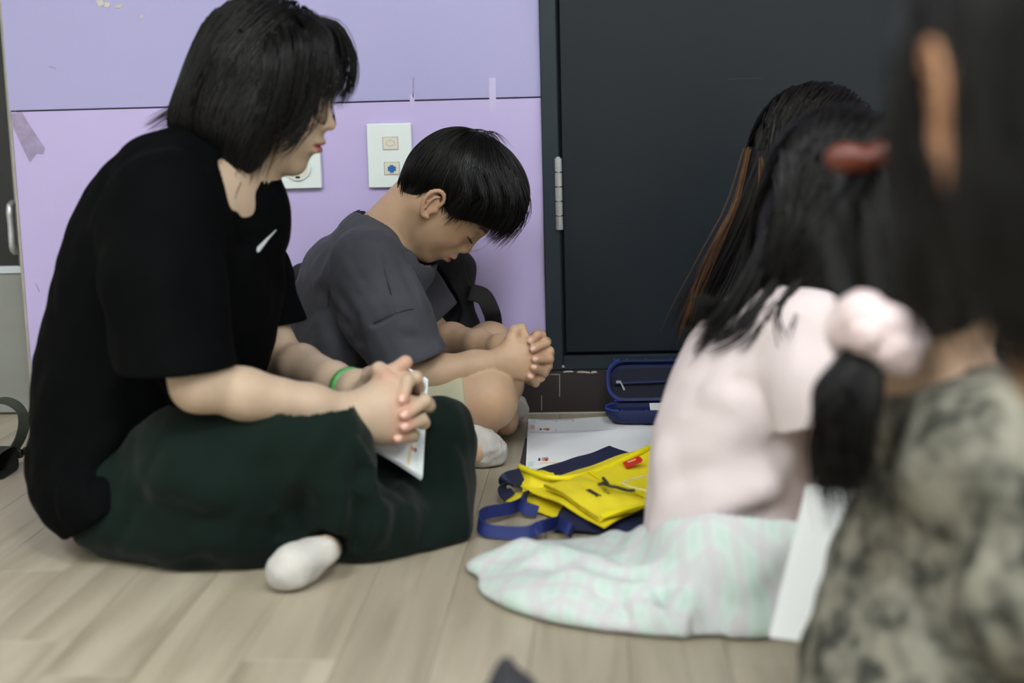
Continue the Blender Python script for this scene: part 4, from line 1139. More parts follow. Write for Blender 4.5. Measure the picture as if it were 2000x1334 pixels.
# --- white ankle socks
def sock(pts, rad, name='sock', lab=None, seed=1):
    K = SDF(); K.chain(pts, rad, .02)
    K.d(lambda P, d: d + .0012 * wav(P, .022, seed) + .0006 * wav(P, .008, seed + 1)); K.d(floor_cut(.001))
    return sdf_obj(name, K, *bbox(pts, .05), .0025, M_sock, bo)
sock([W(880, 856, 2.30), F(925, 868, .034), F(948, 880, .024), F(962, 884, .020)], [.028, .029, .026, .021], seed=4)
sock([W(985, 815, 2.45), F(1003, 800, .035), F(1008, 800, .045)], [.024, .022, .016], seed=6)
# --- hair: short, full fringe
BM = SDF()
BM.u(ell(HB.at((-.02, 0, .145)), np.array([.445, .375, .405]) * HB.h, HB.B))
BM.u(ell(HB.at((-.19, 0, -.02)), np.array([.20, .28, .22]) * HB.h, HB.B), .03)
nape = ell(HB.at((-.19, 0, -.17)), np.array([.15, .30, .15]) * HB.h, HB.B)
def nape_hair(P, d):
    c, R = bounds(P)
    if float(np.linalg.norm(c - nape.c)) - R > nape.r + .03: return d
    return smin(d, smax(GU(P) - .0045, nape.fn(P), .012), .012)
BM.d(nape_hair)
BM.u(ell(HB.at((.25, 0, .25)), np.array([.19, .30, .20]) * HB.h, HB.B), .05)
BM.u(ell(HB.at((.12, 0, .36)), np.array([.26, .28, .205]) * HB.h, HB.B), .04)
cut = SDF()
cut.u(ell(HB.at((.47, 0, -.22)), np.array([.38, .60, .40]) * HB.h, HB.B), .01)            # face
cut.u(rc(HB.at((-.02, -.5, -.125)), HB.at((-.02, -.28, -.125)), .024, .020), .01); cut.u(rc(HB.at((-.02, .5, -.125)), HB.at((-.02, .28, -.125)), .024, .020), .01)  # ears
cut.u(rc(HB.at((.12, -.55, -.32)), HB.at((.12, .55, -.32)), .036, .036), .02)
cut.u(rc(HB.at((-.05, -.55, -.34)), HB.at((-.05, .55, -.34)), .034, .034), .02)
cut.u(rc(HB.at((-.30, -.5, -.50)), HB.at((-.30, .5, -.50)), .042, .042), .01)
def boy_core(P): return smax(BM(P) + .002, -cut(P), .008)
coreb = surf(boy_core, *bbox([HB.O], .18), .0036)
qb = scalp(5200, 9, (-.5, .42), (-.24, .62))
cb = run_chunks(cut, np.array([HB.at(p * 1.02) for p in qb], np.float32))
qb = qb[cb > .004]
rootb = np.array([HB.at(p) for p in qb], np.float32)
wh = np.array([-.25, .03, .47])                         # crown whorl: hair radiates from it
dvec = qb - wh; dvec[:, 2] += .1
dirb = dvec @ HB.B.T
rsb = np.random.RandomState(2)
offb = (rsb.rand(len(qb)) ** 1.4 * -.005 + .0015).astype(np.float32)
dist = np.linalg.norm(dvec, axis=1)
Lb = (.0042 + .0012 * rsb.rand(len(qb)) + .0042 * np.clip(qb[:, 0] * 2 + .3, 0, 1)).astype(np.float32)
def comb_b(P, t):
    ql = HB.loc(P); v = ql - wh[None]; v /= np.linalg.norm(v, axis=1, keepdims=True) + 1e-6
    return (v @ HB.B.T).astype(np.float32) * .45
Pb = strands(rootb, dirb, BM, 11, Lb, offb, .9, .10, .6, comb_b, .05, 4, .85)
# trim what would hang over ear and face
tipd = run_chunks(cut, Pb.reshape(-1, 3)).reshape(Pb.shape[:2])
Pb = Pb[(tipd > -.003).all(1)]
fr = []
for k, (pts, n, sp) in enumerate((
    ([(985, 320, 2.28), (1012, 370, 2.27), (1012, 420, 2.27), (975, 462, 2.28)], 160, .008), ([(985, 330, 2.31), (1014, 385, 2.31), (1008, 430, 2.31), (968, 464, 2.315)], 150, .008),
    ([(970, 330, 2.25), (998, 380, 2.238), (990, 422, 2.24), (960, 454, 2.25)], 130, .006), ([(950, 330, 2.235), (970, 380, 2.225), (966, 412, 2.228), (945, 441, 2.238)], 110, .006),
    ([(930, 330, 2.23), (945, 380, 2.22), (938, 405, 2.222), (918, 426, 2.23)], 90, .006), ([(905, 340, 2.225), (912, 380, 2.217), (900, 405, 2.22), (876, 428, 2.228)], 90, .006),
    ([(975, 330, 2.38), (1002, 385, 2.385), (995, 430, 2.38), (962, 460, 2.375)], 120, .008), ([(900, 256, 2.3), (940, 256, 2.3), (975, 276, 2.3)], 12, .003), ([(930, 262, 2.31), (965, 262, 2.31), (990, 290, 2.31)], 10, .004))):
    fr.append(lock([W(*p) for p in pts], n, sp, 80 + k, .0006, 9))
Vh, Qh = merge([coreb, hair_mesh([(Pb, .0008)] + fr)])
ho = np_mesh('hair', Vh, Qh, M_hair, bo); tag(ho, 'short straight black hair with a full fringe', kind='stuff')
# ------------------------------------------------------------------ things on the floor and in laps
M_paper = mat('white_paper', '#f1f5f6', 0.6, noise=0.03, nscale=5)
M_paper2 = mat('paper_edges', '#cfd6da', 0.7)
M_print_g = mat('green_print', '#bcd8cf', 0.6)
M_print_p = mat('pink_print', '#e8b9bb', 0.6)
M_print_o = mat('ochre_print', '#e6d3a6', 0.6)
M_print_r = mat('red_brown_print', '#8c4038', 0.6)
M_print_k = mat('dark_print', '#3b3f4c', 0.6)
M_print_s = mat('skin_tone_print', '#d99e8a', 0.6)
M_print_l = mat('grey_print', '#a9afb8', 0.6)
def sheet(name, f, nu, nv, th, m, parent=None, m2=None):
    """Curved sheet/slab: f(u,v)->point, thickness th downwards."""
    U = np.array([[f(i / (nu - 1), j / (nv - 1)) for j in range(nv)] for i in range(nu)])
    du = np.gradient(U, axis=0); dv = np.gradient(U, axis=1); n = np.cross(du, dv); n /= np.linalg.norm(n, axis=2, keepdims=True)
    if n[..., 2].mean() < 0: n = -n
    T_ = U.reshape(-1, 3); Bt = (U - n * th).reshape(-1, 3); N = nu * nv
    idx = np.arange(N).reshape(nu, nv)
    q = np.stack([idx[:-1, :-1], idx[1:, :-1], idx[1:, 1:], idx[:-1, 1:]], -1).reshape(-1, 4)
    edge = np.concatenate([idx[:, 0], idx[-1, 1:], idx[-2::-1, -1], idx[0, -2:0:-1]])
    e2 = np.roll(edge, -1); s = np.stack([edge, e2, e2 + N, edge + N], 1)
    o = np_mesh(name, np.concatenate([T_, Bt]), [q, q[:, ::-1] + N, s], m, parent, True)
    try: o.data.set_sharp_from_angle(angle=0.6)
    except Exception: pass
    return o
def decal(name, f, uv, m, parent, lift=.0007):
    """Printed shape on a sheet f: polygon of (u,v), a thin film."""
    P = np.array([f(u, v) for u, v in uv]); e = .01
    u0, v0 = np.mean(uv, 0); n = np.cross(np.array(f(u0 + e, v0)) - f(u0, v0), np.array(f(u0, v0 + e)) - f(u0, v0)); n = unit(n)
    if n[2] < 0: n = -n
    return prism(name, P + n * lift, -n * lift * 1.3, m, parent)
def circ(cu, cv, ru, rv, n=14): return [(cu + ru * math.cos(2 * math.pi * i / n), cv + rv * math.sin(2 * math.pi * i / n)) for i in range(n)]
def bil(A, B_, C_, D_, sag=None):
    """u from A to B, v from A to D."""
    A, B_, C_, D_ = map(np.asarray, (A, B_, C_, D_))
    def f(u, v):
        p = (A * (1 - u) + B_ * u) * (1 - v) + (D_ * (1 - u) + C_ * u) * v
        return p + (0 if sag is None else np.array([0, 0, sag(u, v)]))
    return f
# workbook lying across the woman's lap
wb = empty('workbook', "white workbook lying on the woman's lap under her clasped hands", 'book')
fA = bil(BK[0], BK[1], BK[2], BK[3], lambda u, v: .0025 * math.sin(u * 3.1))
sheet('page_block', lambda u, v: fA(u, v) - np.array([0, 0, .0012]), 12, 16, .0045, M_paper2, wb)
pg = sheet('top_page', fA, 12, 16, .0008, M_paper, wb)
sheet('top_page', lambda u, v: fA(.885 + .12 * u, v) + np.array([0, 0, .0022]), 4, 16, .0008, M_paper, wb)
for u in (.90, .925, .95, .975): decal('printed_line', lambda a, b: fA(a, b) + np.array([0, 0, .0022]), [(u, .02), (u + .004, .02), (u + .004, .97), (u, .97)], M_print_g, pg)
for k, (cu, cv) in enumerate(((.80, .30), (.81, .20))):
    decal('printed_figure', fA, circ(cu, cv, .028, .018), M_print_s, pg, .001); decal('printed_figure', fA, circ(cu + .05, cv + .005, .018, .018), M_print_r, pg, .0012)
    decal('printed_figure', fA, circ(cu + .085, cv + .008, .014, .018), M_print_k, pg, .0012)
decal('printed_band', fA, [(.76, .02), (.80, .02), (.80, .36), (.76, .36)], M_print_o, pg)
decal('printed_band', fA, [(.25, .1), (.6, .1), (.6, .5), (.25, .5)], mat('faint_pink_print', '#e9e3e8', 0.6), pg)

# workbook open on the floor
fb = empty('workbook', 'open white workbook lying flat on the floor beside the yellow bag', 'book')
c0, c1, c2, c3 = F(1027, 922, 0), F(1330, 909, 0), F(1330, 817.3, 0), F(1032, 824, 0)
def fl1(u, v):
    p = (np.array(c0) * (1 - u) + np.array(c1) * u) * (1 - v) + (np.array(c3) * (1 - u) + np.array(c2) * u) * v
    h = .007 + .010 * math.exp(-((v - .62) / .10) ** 2) * (.35 + .65 * u) - .004 * abs(v - .5)
    return np.array([p[0], p[1], h + .0015 * math.sin(u * 9 + v * 3)])
sheet('page_block', lambda u, v: fl1(u, v) - np.array([0, 0, .001]), 20, 24, .005, M_paper2, fb)
pg = sheet('top_page', fl1, 20, 24, .0007, M_paper, fb)
for (cu, cv) in ((.085, .13), (.085, .72)):
    decal('printed_figure', fl1, circ(cu + .03, cv, .016, .028), M_print_s, pg, .0012); decal('printed_figure', fl1, circ(cu + .045, cv, .013, .030), M_print_r, pg, .0014)
    decal('printed_figure', fl1, circ(cu + .045, cv + .012, .010, .014), M_print_s, pg, .0016); decal('printed_figure', fl1, circ(cu, cv, .007, .022), M_print_k, pg, .0012)
decal('printed_tab', fl1, [(.02, .70), (.045, .70), (.045, .84), (.02, .84)], M_print_p, pg, .001)
decal('printed_band', fl1, [(.09, .055), (.45, .05), (.45, .065), (.09, .075)], M_print_o, pg, .001)
decal('printed_band', fl1, [(.012, .02), (.05, .02), (.05, .98), (.012, .98)], mat('pale_mint_print', '#d6e6e4', 0.6), pg, .0008)
for (a, b_) in ((.18, .93), (.29, .93), (.18, .66)): decal('printed_number', fl1, [(a, b_), (a + .008, b_), (a + .008, b_ + .03), (a, b_ + .03)], M_print_l, pg, .001)
decal('printed_line', fl1, [(.06, .965), (.30, .965), (.30, .972), (.06, .972)], M_print_l, pg, .001)
decal('printed_line', fl1, [(.02, .60), (.95, .60), (.95, .604), (.02, .604)], M_print_l, pg, .001)
# dark cover showing at the left edge
sheet('cover', lambda u, v: np.array([*(F(1016 + 10 * v, 905 - 45 * v, 0) * (1 - u) + F(1040, 915 - 60 * v, 0) * u)[:2], .0025]), 3, 6, .0015, mat('maroon_cover', '#3a2a2c', 0.6), fb)

# navy pencil case, lid open against the skirting
M_navy = mat('navy_nylon', '#131f50', 0.6, noise=0.15, nscale=40, bump=0.3, bscale=700)
M_navy_d = mat('navy_mesh', '#0f162b', 0.8, noise=0.35, nscale=400, detail=0, bump=0.5, bscale=900)
M_zip = mat('navy_zip_tape', '#2340a0', 0.6)
pc = empty('pencil_case', 'navy zip pencil case standing open on the floor against the skirting', 'pencil case')
z0 = F(1200, 825, 0); xl, xr = float(F(1187, 815, 0)[0]), float(F(1480, 815, 0)[0])
yb = 2.53
def rr(cx, cz, w, h, r, n=6):
    pts = []
    for (sx, sz, a0) in ((1, 1, 0), (-1, 1, 90), (-1, -1, 180), (1, -1, 270)):
        for i in range(n + 1):
            a = math.radians(a0 + 90 * i / n); pts.append((cx + sx * (w / 2 - r) + r * math.cos(a), cz + sz * (h / 2 - r) + r * math.sin(a)))
    return pts
wC, hC = xr - xl, .074; cx = (xl + xr) / 2
def lidpt(x, s): return np.array([x, yb - .055 + .055 * (s / hC) - .004, .026 + s * .86])   # lid leans back
out = rr(cx, hC / 2, wC, hC, .030); inn = rr(cx, hC / 2, wC - .009, hC - .009, .026); inn2 = rr(cx, hC / 2, wC - .018, hC - .018, .022)
nrm_l = unit(np.cross((1, 0, 0), lidpt(0, 1) - lidpt(0, 0))); nrm_l = nrm_l if nrm_l[1] < 0 else -nrm_l
def loft(name, rings, m, parent, cap0=True, cap1=True):
    n = len(rings[0]); V = np.concatenate(rings); Q = [[k * n + i, k * n + (i + 1) % n, (k + 1) * n + (i + 1) % n, (k + 1) * n + i] for k in range(len(rings) - 1) for i in range(n)]
    fs = [np.array(Q)]
    if cap0: fs.append(np.arange(n)[::-1][None])
    if cap1: fs.append((np.arange(n) + (len(rings) - 1) * n)[None])
    o = np_mesh(name, V, fs, m, parent, True)
    try: o.data.set_sharp_from_angle(angle=0.8)
    except Exception: pass
    return o
R0 = lambda ring, d: np.array([lidpt(x, s) + nrm_l * d for x, s in ring])
lid = loft('lid', [R0(inn, -.020), R0(out, -.012), R0(out, .006), R0(inn, .007), R0(inn, -.004), R0(inn2, -.008)], M_navy, pc, True, False)
loft('lid_lining', [R0(inn2, -.010), R0(inn2, -.007)], M_navy_d, lid)
st = smooth_line(np.vstack([R0(out, .0075), R0(out, .0075)[:1]]), 150)
tooth = box_bm((-.0011, -.0006, -.0011), (.0011, .0006, .0011)); tm = bpy.data.meshes.new('zip_tooth'); tooth.to_mesh(tm); tooth.free()
Vz, Qz = [], []
cubev = np.array([v.co[:] for v in tm.vertices]); cubef = np.array([list(p.vertices) for p in tm.polygons])
for i, p in enumerate(st): Vz.append(cubev + p); Qz.append(cubef + 8 * i)
bpy.data.meshes.remove(tm)
tag(np_mesh('zip_teeth', np.concatenate(Vz), np.concatenate(Qz), M_zip, lid, False), kind='stuff')
tube('pocket_zip', [lidpt(xl + .012, .034) + nrm_l * -.001, lidpt(xl + .06, .035) + nrm_l * .001, lidpt(xr - .015, .040) + nrm_l * -.001], .0022, M_navy, lid, 20, 8)
zp = lidpt(xl + .020, .035) + nrm_l * .004
bmz = box_bm(np.array([-.0045, -.001, -.0025]) + zp, np.array([.0045, .001, .0025]) + zp, .0008); sl = bm_obj('zip_slider', bmz, M_steel, lid)
prism('zip_pull', [zp + [.002, -.002, .0005], zp + [.005, -.002, -.0005], zp + [.0115, -.003, -.0135], zp + [.0085, -.003, -.0148]], (0, .0011, 0), M_steel, sl)
tr = rr(cx, yb - .090, wC + .010, .066, .028)
Bz = lambda ring, z, k=1.0: np.array([[cx + (x - cx) * k, (yb - .090) + (y - (yb - .090)) * k, z] for x, y in ring])
tray = loft('tray', [Bz(tr, .001, .88), Bz(tr, .006, .95), Bz(tr, .014, .99), Bz(tr, .022, 1.0), Bz(tr, .025, .985), Bz(tr, .025, .95), Bz(tr, .018, .93)], M_navy, pc)
stt = smooth_line(np.vstack([Bz(tr, .0255, .99), Bz(tr, .0255, .99)[:1]]), 120)
tag(np_mesh('zip_teeth', np.concatenate([cubev + p for p in stt]), np.concatenate([cubef + 8 * i for i in range(len(stt))]), M_zip, tray, False), kind='stuff')
ppr = sheet('folded_note', bil((cx - .06, yb - .112, .034), (xr - .02, yb - .112, .034), (xr - .02, yb - .075, .038), (cx - .06, yb - .075, .038)), 4, 4, .001, M_paper)
pc.location.z = .010
tag(ppr, 'white folded note tucked in the navy pencil case', 'note')

# yellow cloth bag with navy lining and blue handles
M_yel = mat('yellow_nylon', '#efdd22', 0.55, noise=0.10, nscale=25, bump=0.2, bscale=500)
M_yel_t = mat('yellow_binding', '#ecdd12', 0.5, bump=0.2, bscale=600)
M_blue = mat('blue_webbing', '#152668', 0.65, bump=0.4, bscale=700)
M_navy2 = mat('navy_lining', '#121d40', 0.65, noise=0.2, nscale=20)
M_red = mat('red_label', '#c9261c', 0.5)
M_txt = mat('black_print', '#26241c', 0.6)
M_txt2 = mat('cream_print', '#e9c9a0', 0.6)
yb_ = empty('yellow_bag', 'yellow cloth bag with blue handles and navy lining lying on the floor', 'bag')
def bagsheet(name, P, th, m, wr, seed, nu=34, nv=26, parent=yb_):
    """P: 4 floor corners with heights, ((px,py,z) x4)."""
    c = [F(x, y, z) for x, y, z in P]; fb_ = bil(*c)
    def f(u, v):
        p = np.array(fb_(u, v), float); e = min(u, 1 - u, v, 1 - v)
        w_ = wr * (math.sin(7 * u + 4 * v + seed) * .5 + math.sin(13 * u - 9 * v + 2 * seed) * .3 + math.sin(21 * v + 5 * u) * .2)
        p[2] = max(p[2] + w_ + .010 * math.sin(math.pi * u) * math.sin(math.pi * v), .003)
        return p
    return sheet(name, f, nu, nv, th, m, parent), f
bagsheet('back_panel', ((978, 978, .004), (1262, 1064, .004), (1335, 975, .004), (1200, 880, .01)), .0012, M_yel, .003, 1)
bagsheet('lining', ((985, 935, .008), (1270, 1036, .008), (1335, 920, .012), (1190, 872, .022)), .0012, M_navy2, .003, 3)
bagsheet('lining', ((1075, 1035, .006), (1272, 1044, .006), (1320, 990, .012), (1100, 985, .010)), .0012, M_navy2, .002, 6)
fp, ff = bagsheet('front_panel', ((1016, 948, .020), (1180, 1028, .020), (1345, 940, .022), (1290, 868, .034)), .0014, M_yel, .0035, 4)
lip, fl_ = bagsheet('side_flap', ((1014, 910, .036), (1022, 965, .012), (1110, 955, .022), (1080, 925, .034)), .0012, M_yel, .003, 9, 16, 16)
pk, fpk = bagsheet('pocket', ((1062, 948, .030), (1170, 1015, .024), (1290, 985, .030), (1150, 925, .036)), .0013, M_yel, .003, 11, 26, 20)
def edge_line(f, pts, off=.001): return [np.array(f(u, v)) + [0, 0, off] for u, v in pts]
tube('piping', [F(1014, 912, .038), F(1070, 932, .036), F(1130, 930, .034), F(1200, 905, .036), F(1245, 885, .038), F(1290, 864, .038)], .0042, M_yel_t, fp, 40, 8)
tube('piping', edge_line(fpk, [(0, .02), (.3, .02), (.6, .02), (.98, .02)]), .0018, mat('ochre_stitching', '#b7a000', 0.6), pk, 30, 6)
strap('binding', edge_line(fpk, [(.05, .97), (.3, .97), (.6, .97), (.97, .97)], .003), .010, .0012, (0.3, 1, 0), M_yel_t, pk)
strap('binding', edge_line(fpk, [(.985, .05), (.985, .4), (.985, .95)], .003), .008, .0012, (1, 0.2, 0), M_yel_t, pk)
lb = [F(1216, 903, .043), F(1247, 890, .046), F(1255, 897, .045), F(1254, 901, .044), F(1224, 913, .040)]
rl = prism('red_label', lb, (0, 0, -.0012), M_red, yb_)
def text_on(name, body, o, xdir, ydir, size, m, parent, ext=.0003):
    """Lettering as thin raised mesh."""
    cu = bpy.data.curves.new('lettering', 'FONT'); cu.body = body; cu.size = size; cu.extrude = ext; cu.align_x = 'CENTER'; cu.align_y = 'CENTER'
    t = bpy.data.objects.new('lettering', cu); COL.objects.link(t); dg = bpy.context.evaluated_depsgraph_get(); dg.update()
    me = bpy.data.meshes.new_from_object(t.evaluated_get(dg)); bpy.data.objects.remove(t)
    x = unit(xdir); y = unit(np.asarray(ydir) - x * float(np.dot(ydir, x))); z = np.cross(x, y)
    Mx = Matrix.Identity(4)
    for r_ in range(3):
        for c_, v in enumerate((x, y, z, o)): Mx[r_][c_] = float(v[r_])
    me.transform(Mx); me.materials.clear(); me.materials.append(m); me.name = name
    return link(bpy.data.objects.new(name, me), parent)
text_on('lettering', 'Fruition', F(1234, 899.5, .0450), F(1247, 890, .046) - F(1216, 903, .043), F(1216, 903, .043) * 0 + np.array([0, .9, .25]), .0052, M_txt2, rl, .0006)
o = np.array(fpk(.58, .34)) + [0, 0, .0016]
text_on('lettering', 'K.MAC', o, np.array(fpk(.75, .52)) - fpk(.35, .52), np.array(fpk(.52, .8)) - fpk(.52, .3), .010, M_txt, pk, .0008)
text_on('lettering', 'korea', np.array(fpk(.64, .52)) + [0, 0, .0016], np.array(fpk(.75, .52)) - fpk(.35, .52), np.array(fpk(.52, .8)) - fpk(.52, .3), .006, mat('olive_print', '#8c7f1e', 0.6), pk, .0008)
# black cord with a forked end and the thin white cord
kc = tag(tube('black_cord', [F(1176, 943, .047), F(1190, 949, .046), F(1205, 952, .044), F(1222, 957, .043), F(1240, 958, .043)], .0022, M_txt, None, 24, 8), 'short black cord lying across the yellow bag', 'cord')
for a, b_ in (((1178, 934, .049), (1188, 947, .047)), ((1168, 946, .046), (1180, 945, .047))): tube('cord_end', [F(*a), (F(*a) + F(*b_)) / 2, F(*b_)], .0024, M_txt, kc, 8, 6)
tag(tube('white_cord', [F(1290, 922, .043), F(1250, 932, .044), F(1216, 943, .045), F(1240, 953, .044), F(1280, 962, .040)], .0011, mat('cream_cord', '#ded9ae', 0.6), None, 30, 6), 'thin cream cord looped on the yellow bag', 'cord')
# handles
up = (0, 0, 1)
strap('handle', [F(1028, 978, .010), F(1000, 992, .014), F(950, 1002, .018), F(935, 1016, .016), F(946, 1034, .012), F(985, 1040, .010), F(1030, 1040, .010), F(1060, 1028, .018), F(1095, 1020, .006)], .017, .0022, [(.1, .5, 1)] * 9, M_blue, yb_, 60)
strap('handle', [F(1030, 968, .010), F(1018, 975, .020), F(1022, 990, .016), F(1050, 1000, .010)], .017, .0022, [(.4, .3, 1)] * 4, M_blue, yb_, 24)
strap('handle', [F(1090, 1018, .010), F(1100, 1025, .018), F(1112, 1034, .016), F(1118, 1040, .006)], .015, .0022, [(.4, .3, 1)] * 4, M_blue, yb_, 20)
strap('handle', [F(1020, 930, .030), F(992, 938, .030), F(984, 955, .020), F(996, 972, .008)], .024, .002, [(.2, .8, .6)] * 4, M_navy2, yb_, 24)

# dark grey backpack leaning on the wall behind the boy
M_bp = mat('dark_grey_canvas', '#2b2d2f', 0.9, 0.2, noise=0.3, nscale=60, bump=0.5, bscale=500)
M_bp2 = mat('black_webbing', '#111214', 0.7, bump=0.4, bscale=500)
bp = empty('backpack', 'dark grey backpack leaning on the lavender wall behind the boy', 'backpack')
BP = SDF()
BP.u(rbox(W(760, 605, 2.535), (.135, .028, .085), .025), .02)
BP.u(rbox(W(872, 590, 2.53), (.050, .034, .085), .028), .03)
BP.u(rc(W(590, 548, 2.53), W(885, 532, 2.53), .030, .028), .04)
BP.u(rbox(W(770, 730, 2.535), (.15, .028, .10), .025), .03)
for pts, a, w in (([(850, 535, 2.45), (885, 540, 2.45), (915, 545, 2.46)], .008, .008), ([(845, 570, 2.45), (890, 572, 2.45)], -.006, .006), ([(884, 520, 2.45), (886, 600, 2.45)], -.004, .004), ([(600, 560, 2.45), (640, 570, 2.45)], -.006, .008)): BP.d(fold([W(*p) for p in pts], a, w))
BP.d(lambda P, d: d + .0025 * wav(P, .08, 31)); BP.d(floor_cut(.002)); BP.d(plane_cut((0, YW - .006, 0), (0, 1, 0)))
BP.d(lambda P, d: np.maximum(d, .006 - np.minimum(np.minimum(S2(P), S3(P)), np.minimum(GL(P), GU(P)))))     # dented where the boy leans on it
sdf_obj('bag_body', BP, W(560, 850, 2.4) + [-.02, 0, -.1], W(960, 480, 2.57) + [.02, 0, .04], .004, M_bp, bp)
strap('shoulder_strap', [W(882, 500, 2.515), W(894, 512, 2.50), W(903, 545, 2.492), W(915, 580, 2.50)], .020, .004, (1, 0, .2), M_bp2, bp)
strap('shoulder_strap', [W(918, 570, 2.48), W(945, 580, 2.485), W(960, 610, 2.49), W(964, 632, 2.525), W(962, 660, 2.54)], .030, .005, [(1, .3, 0), (.8, .5, .4), (1, .4, 0), (1, .3, 0), (1, .3, 0)], M_bp2, bp)
tube('haul_loop', [W(868, 520, 2.51), W(872, 506, 2.515), W(888, 506, 2.52), W(894, 525, 2.52)], .004, M_bp2, bp)
tube('piping', [W(872, 546, 2.497), W(890, 549, 2.495), W(910, 556, 2.497), W(920, 570, 2.50)], .0025, M_bp2, bp)

# olive strap bag at the left edge
M_olive = mat('olive_webbing', '#353d31', 0.75, bump=0.4, bscale=500)
M_black_pl = mat('black_plastic', '#141614', 0.4)
ob = empty('olive_bag', 'dark olive bag with a looped strap on the floor at the left edge', 'bag')
OB = SDF().u(rbox(F(-40, 905, .02), (.09, .035, .020), .012), .01).u(rbox(F(20, 908, .016), (.045, .03, .014), .01), .02)
OB.d(lambda P, d: d + .0015 * wav(P, .05, 41)); OB.d(floor_cut(.001))
sdf_obj('bag_body', OB, F(-130, 940, 0) - [.05, .05, .01], F(60, 860, 0) + [.06, .08, .07], .004, mat('olive_canvas', '#20251f', 0.85, noise=0.3, nscale=60, bump=0.4, bscale=500), ob)
Y0b = 2.22
strap('strap_loop', [W(-30, 800, Y0b), W(-5, 783, Y0b), W(20, 785, Y0b), W(40, 800, Y0b), W(47, 825, Y0b), W(40, 855, Y0b), W(26, 880, Y0b)], .020, .0022, [(.25, .9, .25)] * 4 + [(.6, .8, 0)] * 3, M_olive, ob, 50)
bk = W(18, 886, Y0b - .02)
box('buckle', bk + [-.022, -.006, -.007], bk + [.022, .006, .007], M_black_pl, ob, .003, 2)
box('buckle', bk + [.022, .0, -.004], bk + [.045, .008, .010], M_black_pl, ob, .003, 2)

# dark bag close to the camera, only its peak in the frame
M_blur = mat('dark_violet_cloth', '#2a2a30', 0.85, noise=0.2, nscale=20, bump=0.3, bscale=400)
db = empty('dark_bag', 'dark cloth bag with a pointed top at the bottom edge of the picture', 'bag')
tp = W(988, 1286, 1.02)
DB = SDF().u(rc(tp - [0, 0, .004], tp - [-.003, 0, .05], .004, .018), .01).u(rc(tp - [-.003, 0, .04], np.array([tp[0], tp[1], .05]), .020, .06), .03).u(ell((tp[0], tp[1], .045), (.10, .06, .045)), .03)
DB.d(lambda P, d: d + .002 * wav(P, .04, 51)); DB.d(floor_cut(.001))
sdf_obj('bag_body', DB, (tp[0] - .14, tp[1] - .12, -.01), (tp[0] + .14, tp[1] + .12, tp[2] + .02), .004, M_blur, db)
tube('draw_cord', [tp + [-.012, -.012, -.03], tp + [0, -.018, -.034], tp + [.012, -.012, -.03], tp + [.014, .004, -.03], tp + [0, .014, -.03], tp + [-.013, .004, -.03]], .0028, M_bp2, db)
# ------------------------------------------------------------------ the girls on the right
def long_hair(Hd, mass, parent, m, n, steps, L, seed, core_h=.006, face=None, comb=None, r0=.0011, locks=(), gold=(), lab=None, inset=.0055, part=0.0, xr=(-.5, .36), grav=.34, noise=.03, trim=None):
    """Hair mass, strands over it and loose locks, as one mesh."""
    if face is None: face = SDF().u(ell(Hd.at((.48, 0, -.22)), np.array([.36, .42, .42]) * Hd.h, Hd.B), .01)
    fc = lambda P: smax(mass(P) + inset, -face(P), .02)
    pts = np.array([p.c for o, p, k in mass.ops if o == 'u']); rr_ = np.array([p.r for o, p, k in mass.ops if o == 'u'])[:, None]
    core = surf(fc, (pts - rr_).min(0) - .03, (pts + rr_).max(0) + .03, core_h)
    q = scalp(n, seed, xr, (-.1, .6)); q = q[~((q[:, 0] > .2) & (q[:, 2] < .15))]
    r = np.random.RandomState(seed)
    roots = np.array([Hd.at(p) for p in q], np.float32); sd = np.sign(q[:, 1] - part)
    dl = np.stack([-.5 + 0 * sd, sd * .8, .1 + 0 * sd], 1)
    off = (r.rand(len(q)) ** 1.5 * -.006 + .002).astype(np.float32)
    P = strands(roots, dl @ Hd.B.T, mass, steps, (L * (.85 + .3 * r.rand(len(q)))).astype(np.float32), off, .9, grav, .6, comb, noise, seed, .8)
    ql = Hd.loc(P.reshape(-1, 3)).reshape(P.shape)
    P = P[~((ql[:, :, 0] > .33) & (np.abs(ql[:, :, 1]) < .26) & (ql[:, :, 2] < .1)).any(1)]
    if trim is not None: P = P[(run_chunks(trim, P.reshape(-1, 3)).reshape(P.shape[:2]) > -.002).all(1)]
    parts = [(P, r0)] + [lock([W(*p) for p in pts_], n_, sp, seed + 7 * k, r0 * .8, 11) for k, (pts_, n_, sp) in enumerate(locks)]
    V, Q = merge([core, hair_mesh(parts)])
    h = np_mesh('hair', V, Q, m, parent); tag(h, lab, kind='stuff')
    if gold:
        V, Q = hair_mesh([lock([W(*p) for p in pts_], n_, sp, 500 + seed + k, r0 * .8, 11) for k, (pts_, n_, sp) in enumerate(gold)])
        g = np_mesh('hair_highlights', V, Q, M_hair_gold, parent); tag(g, 'golden brown dyed strands', kind='stuff')
    return h
def plain_body(parent, Hd, S, skin, lo, hi, hc, fine=None):
    S.u(Hd.prim(), .015)
    f = S
    if fine is None: V, Q = surf(f, lo, hi, hc)
    else: V, Q = body_mesh(f, fine, lo, hi, hc)
    C = np.tile(np.array(skin, np.float32), (len(V), 1)); Hd.colour(V, C, skin, (.45, .13, .11), (.035, .026, .022), (.55, .28, .19))
    return np_mesh('body', V, Q, M_skin, parent, True, C)
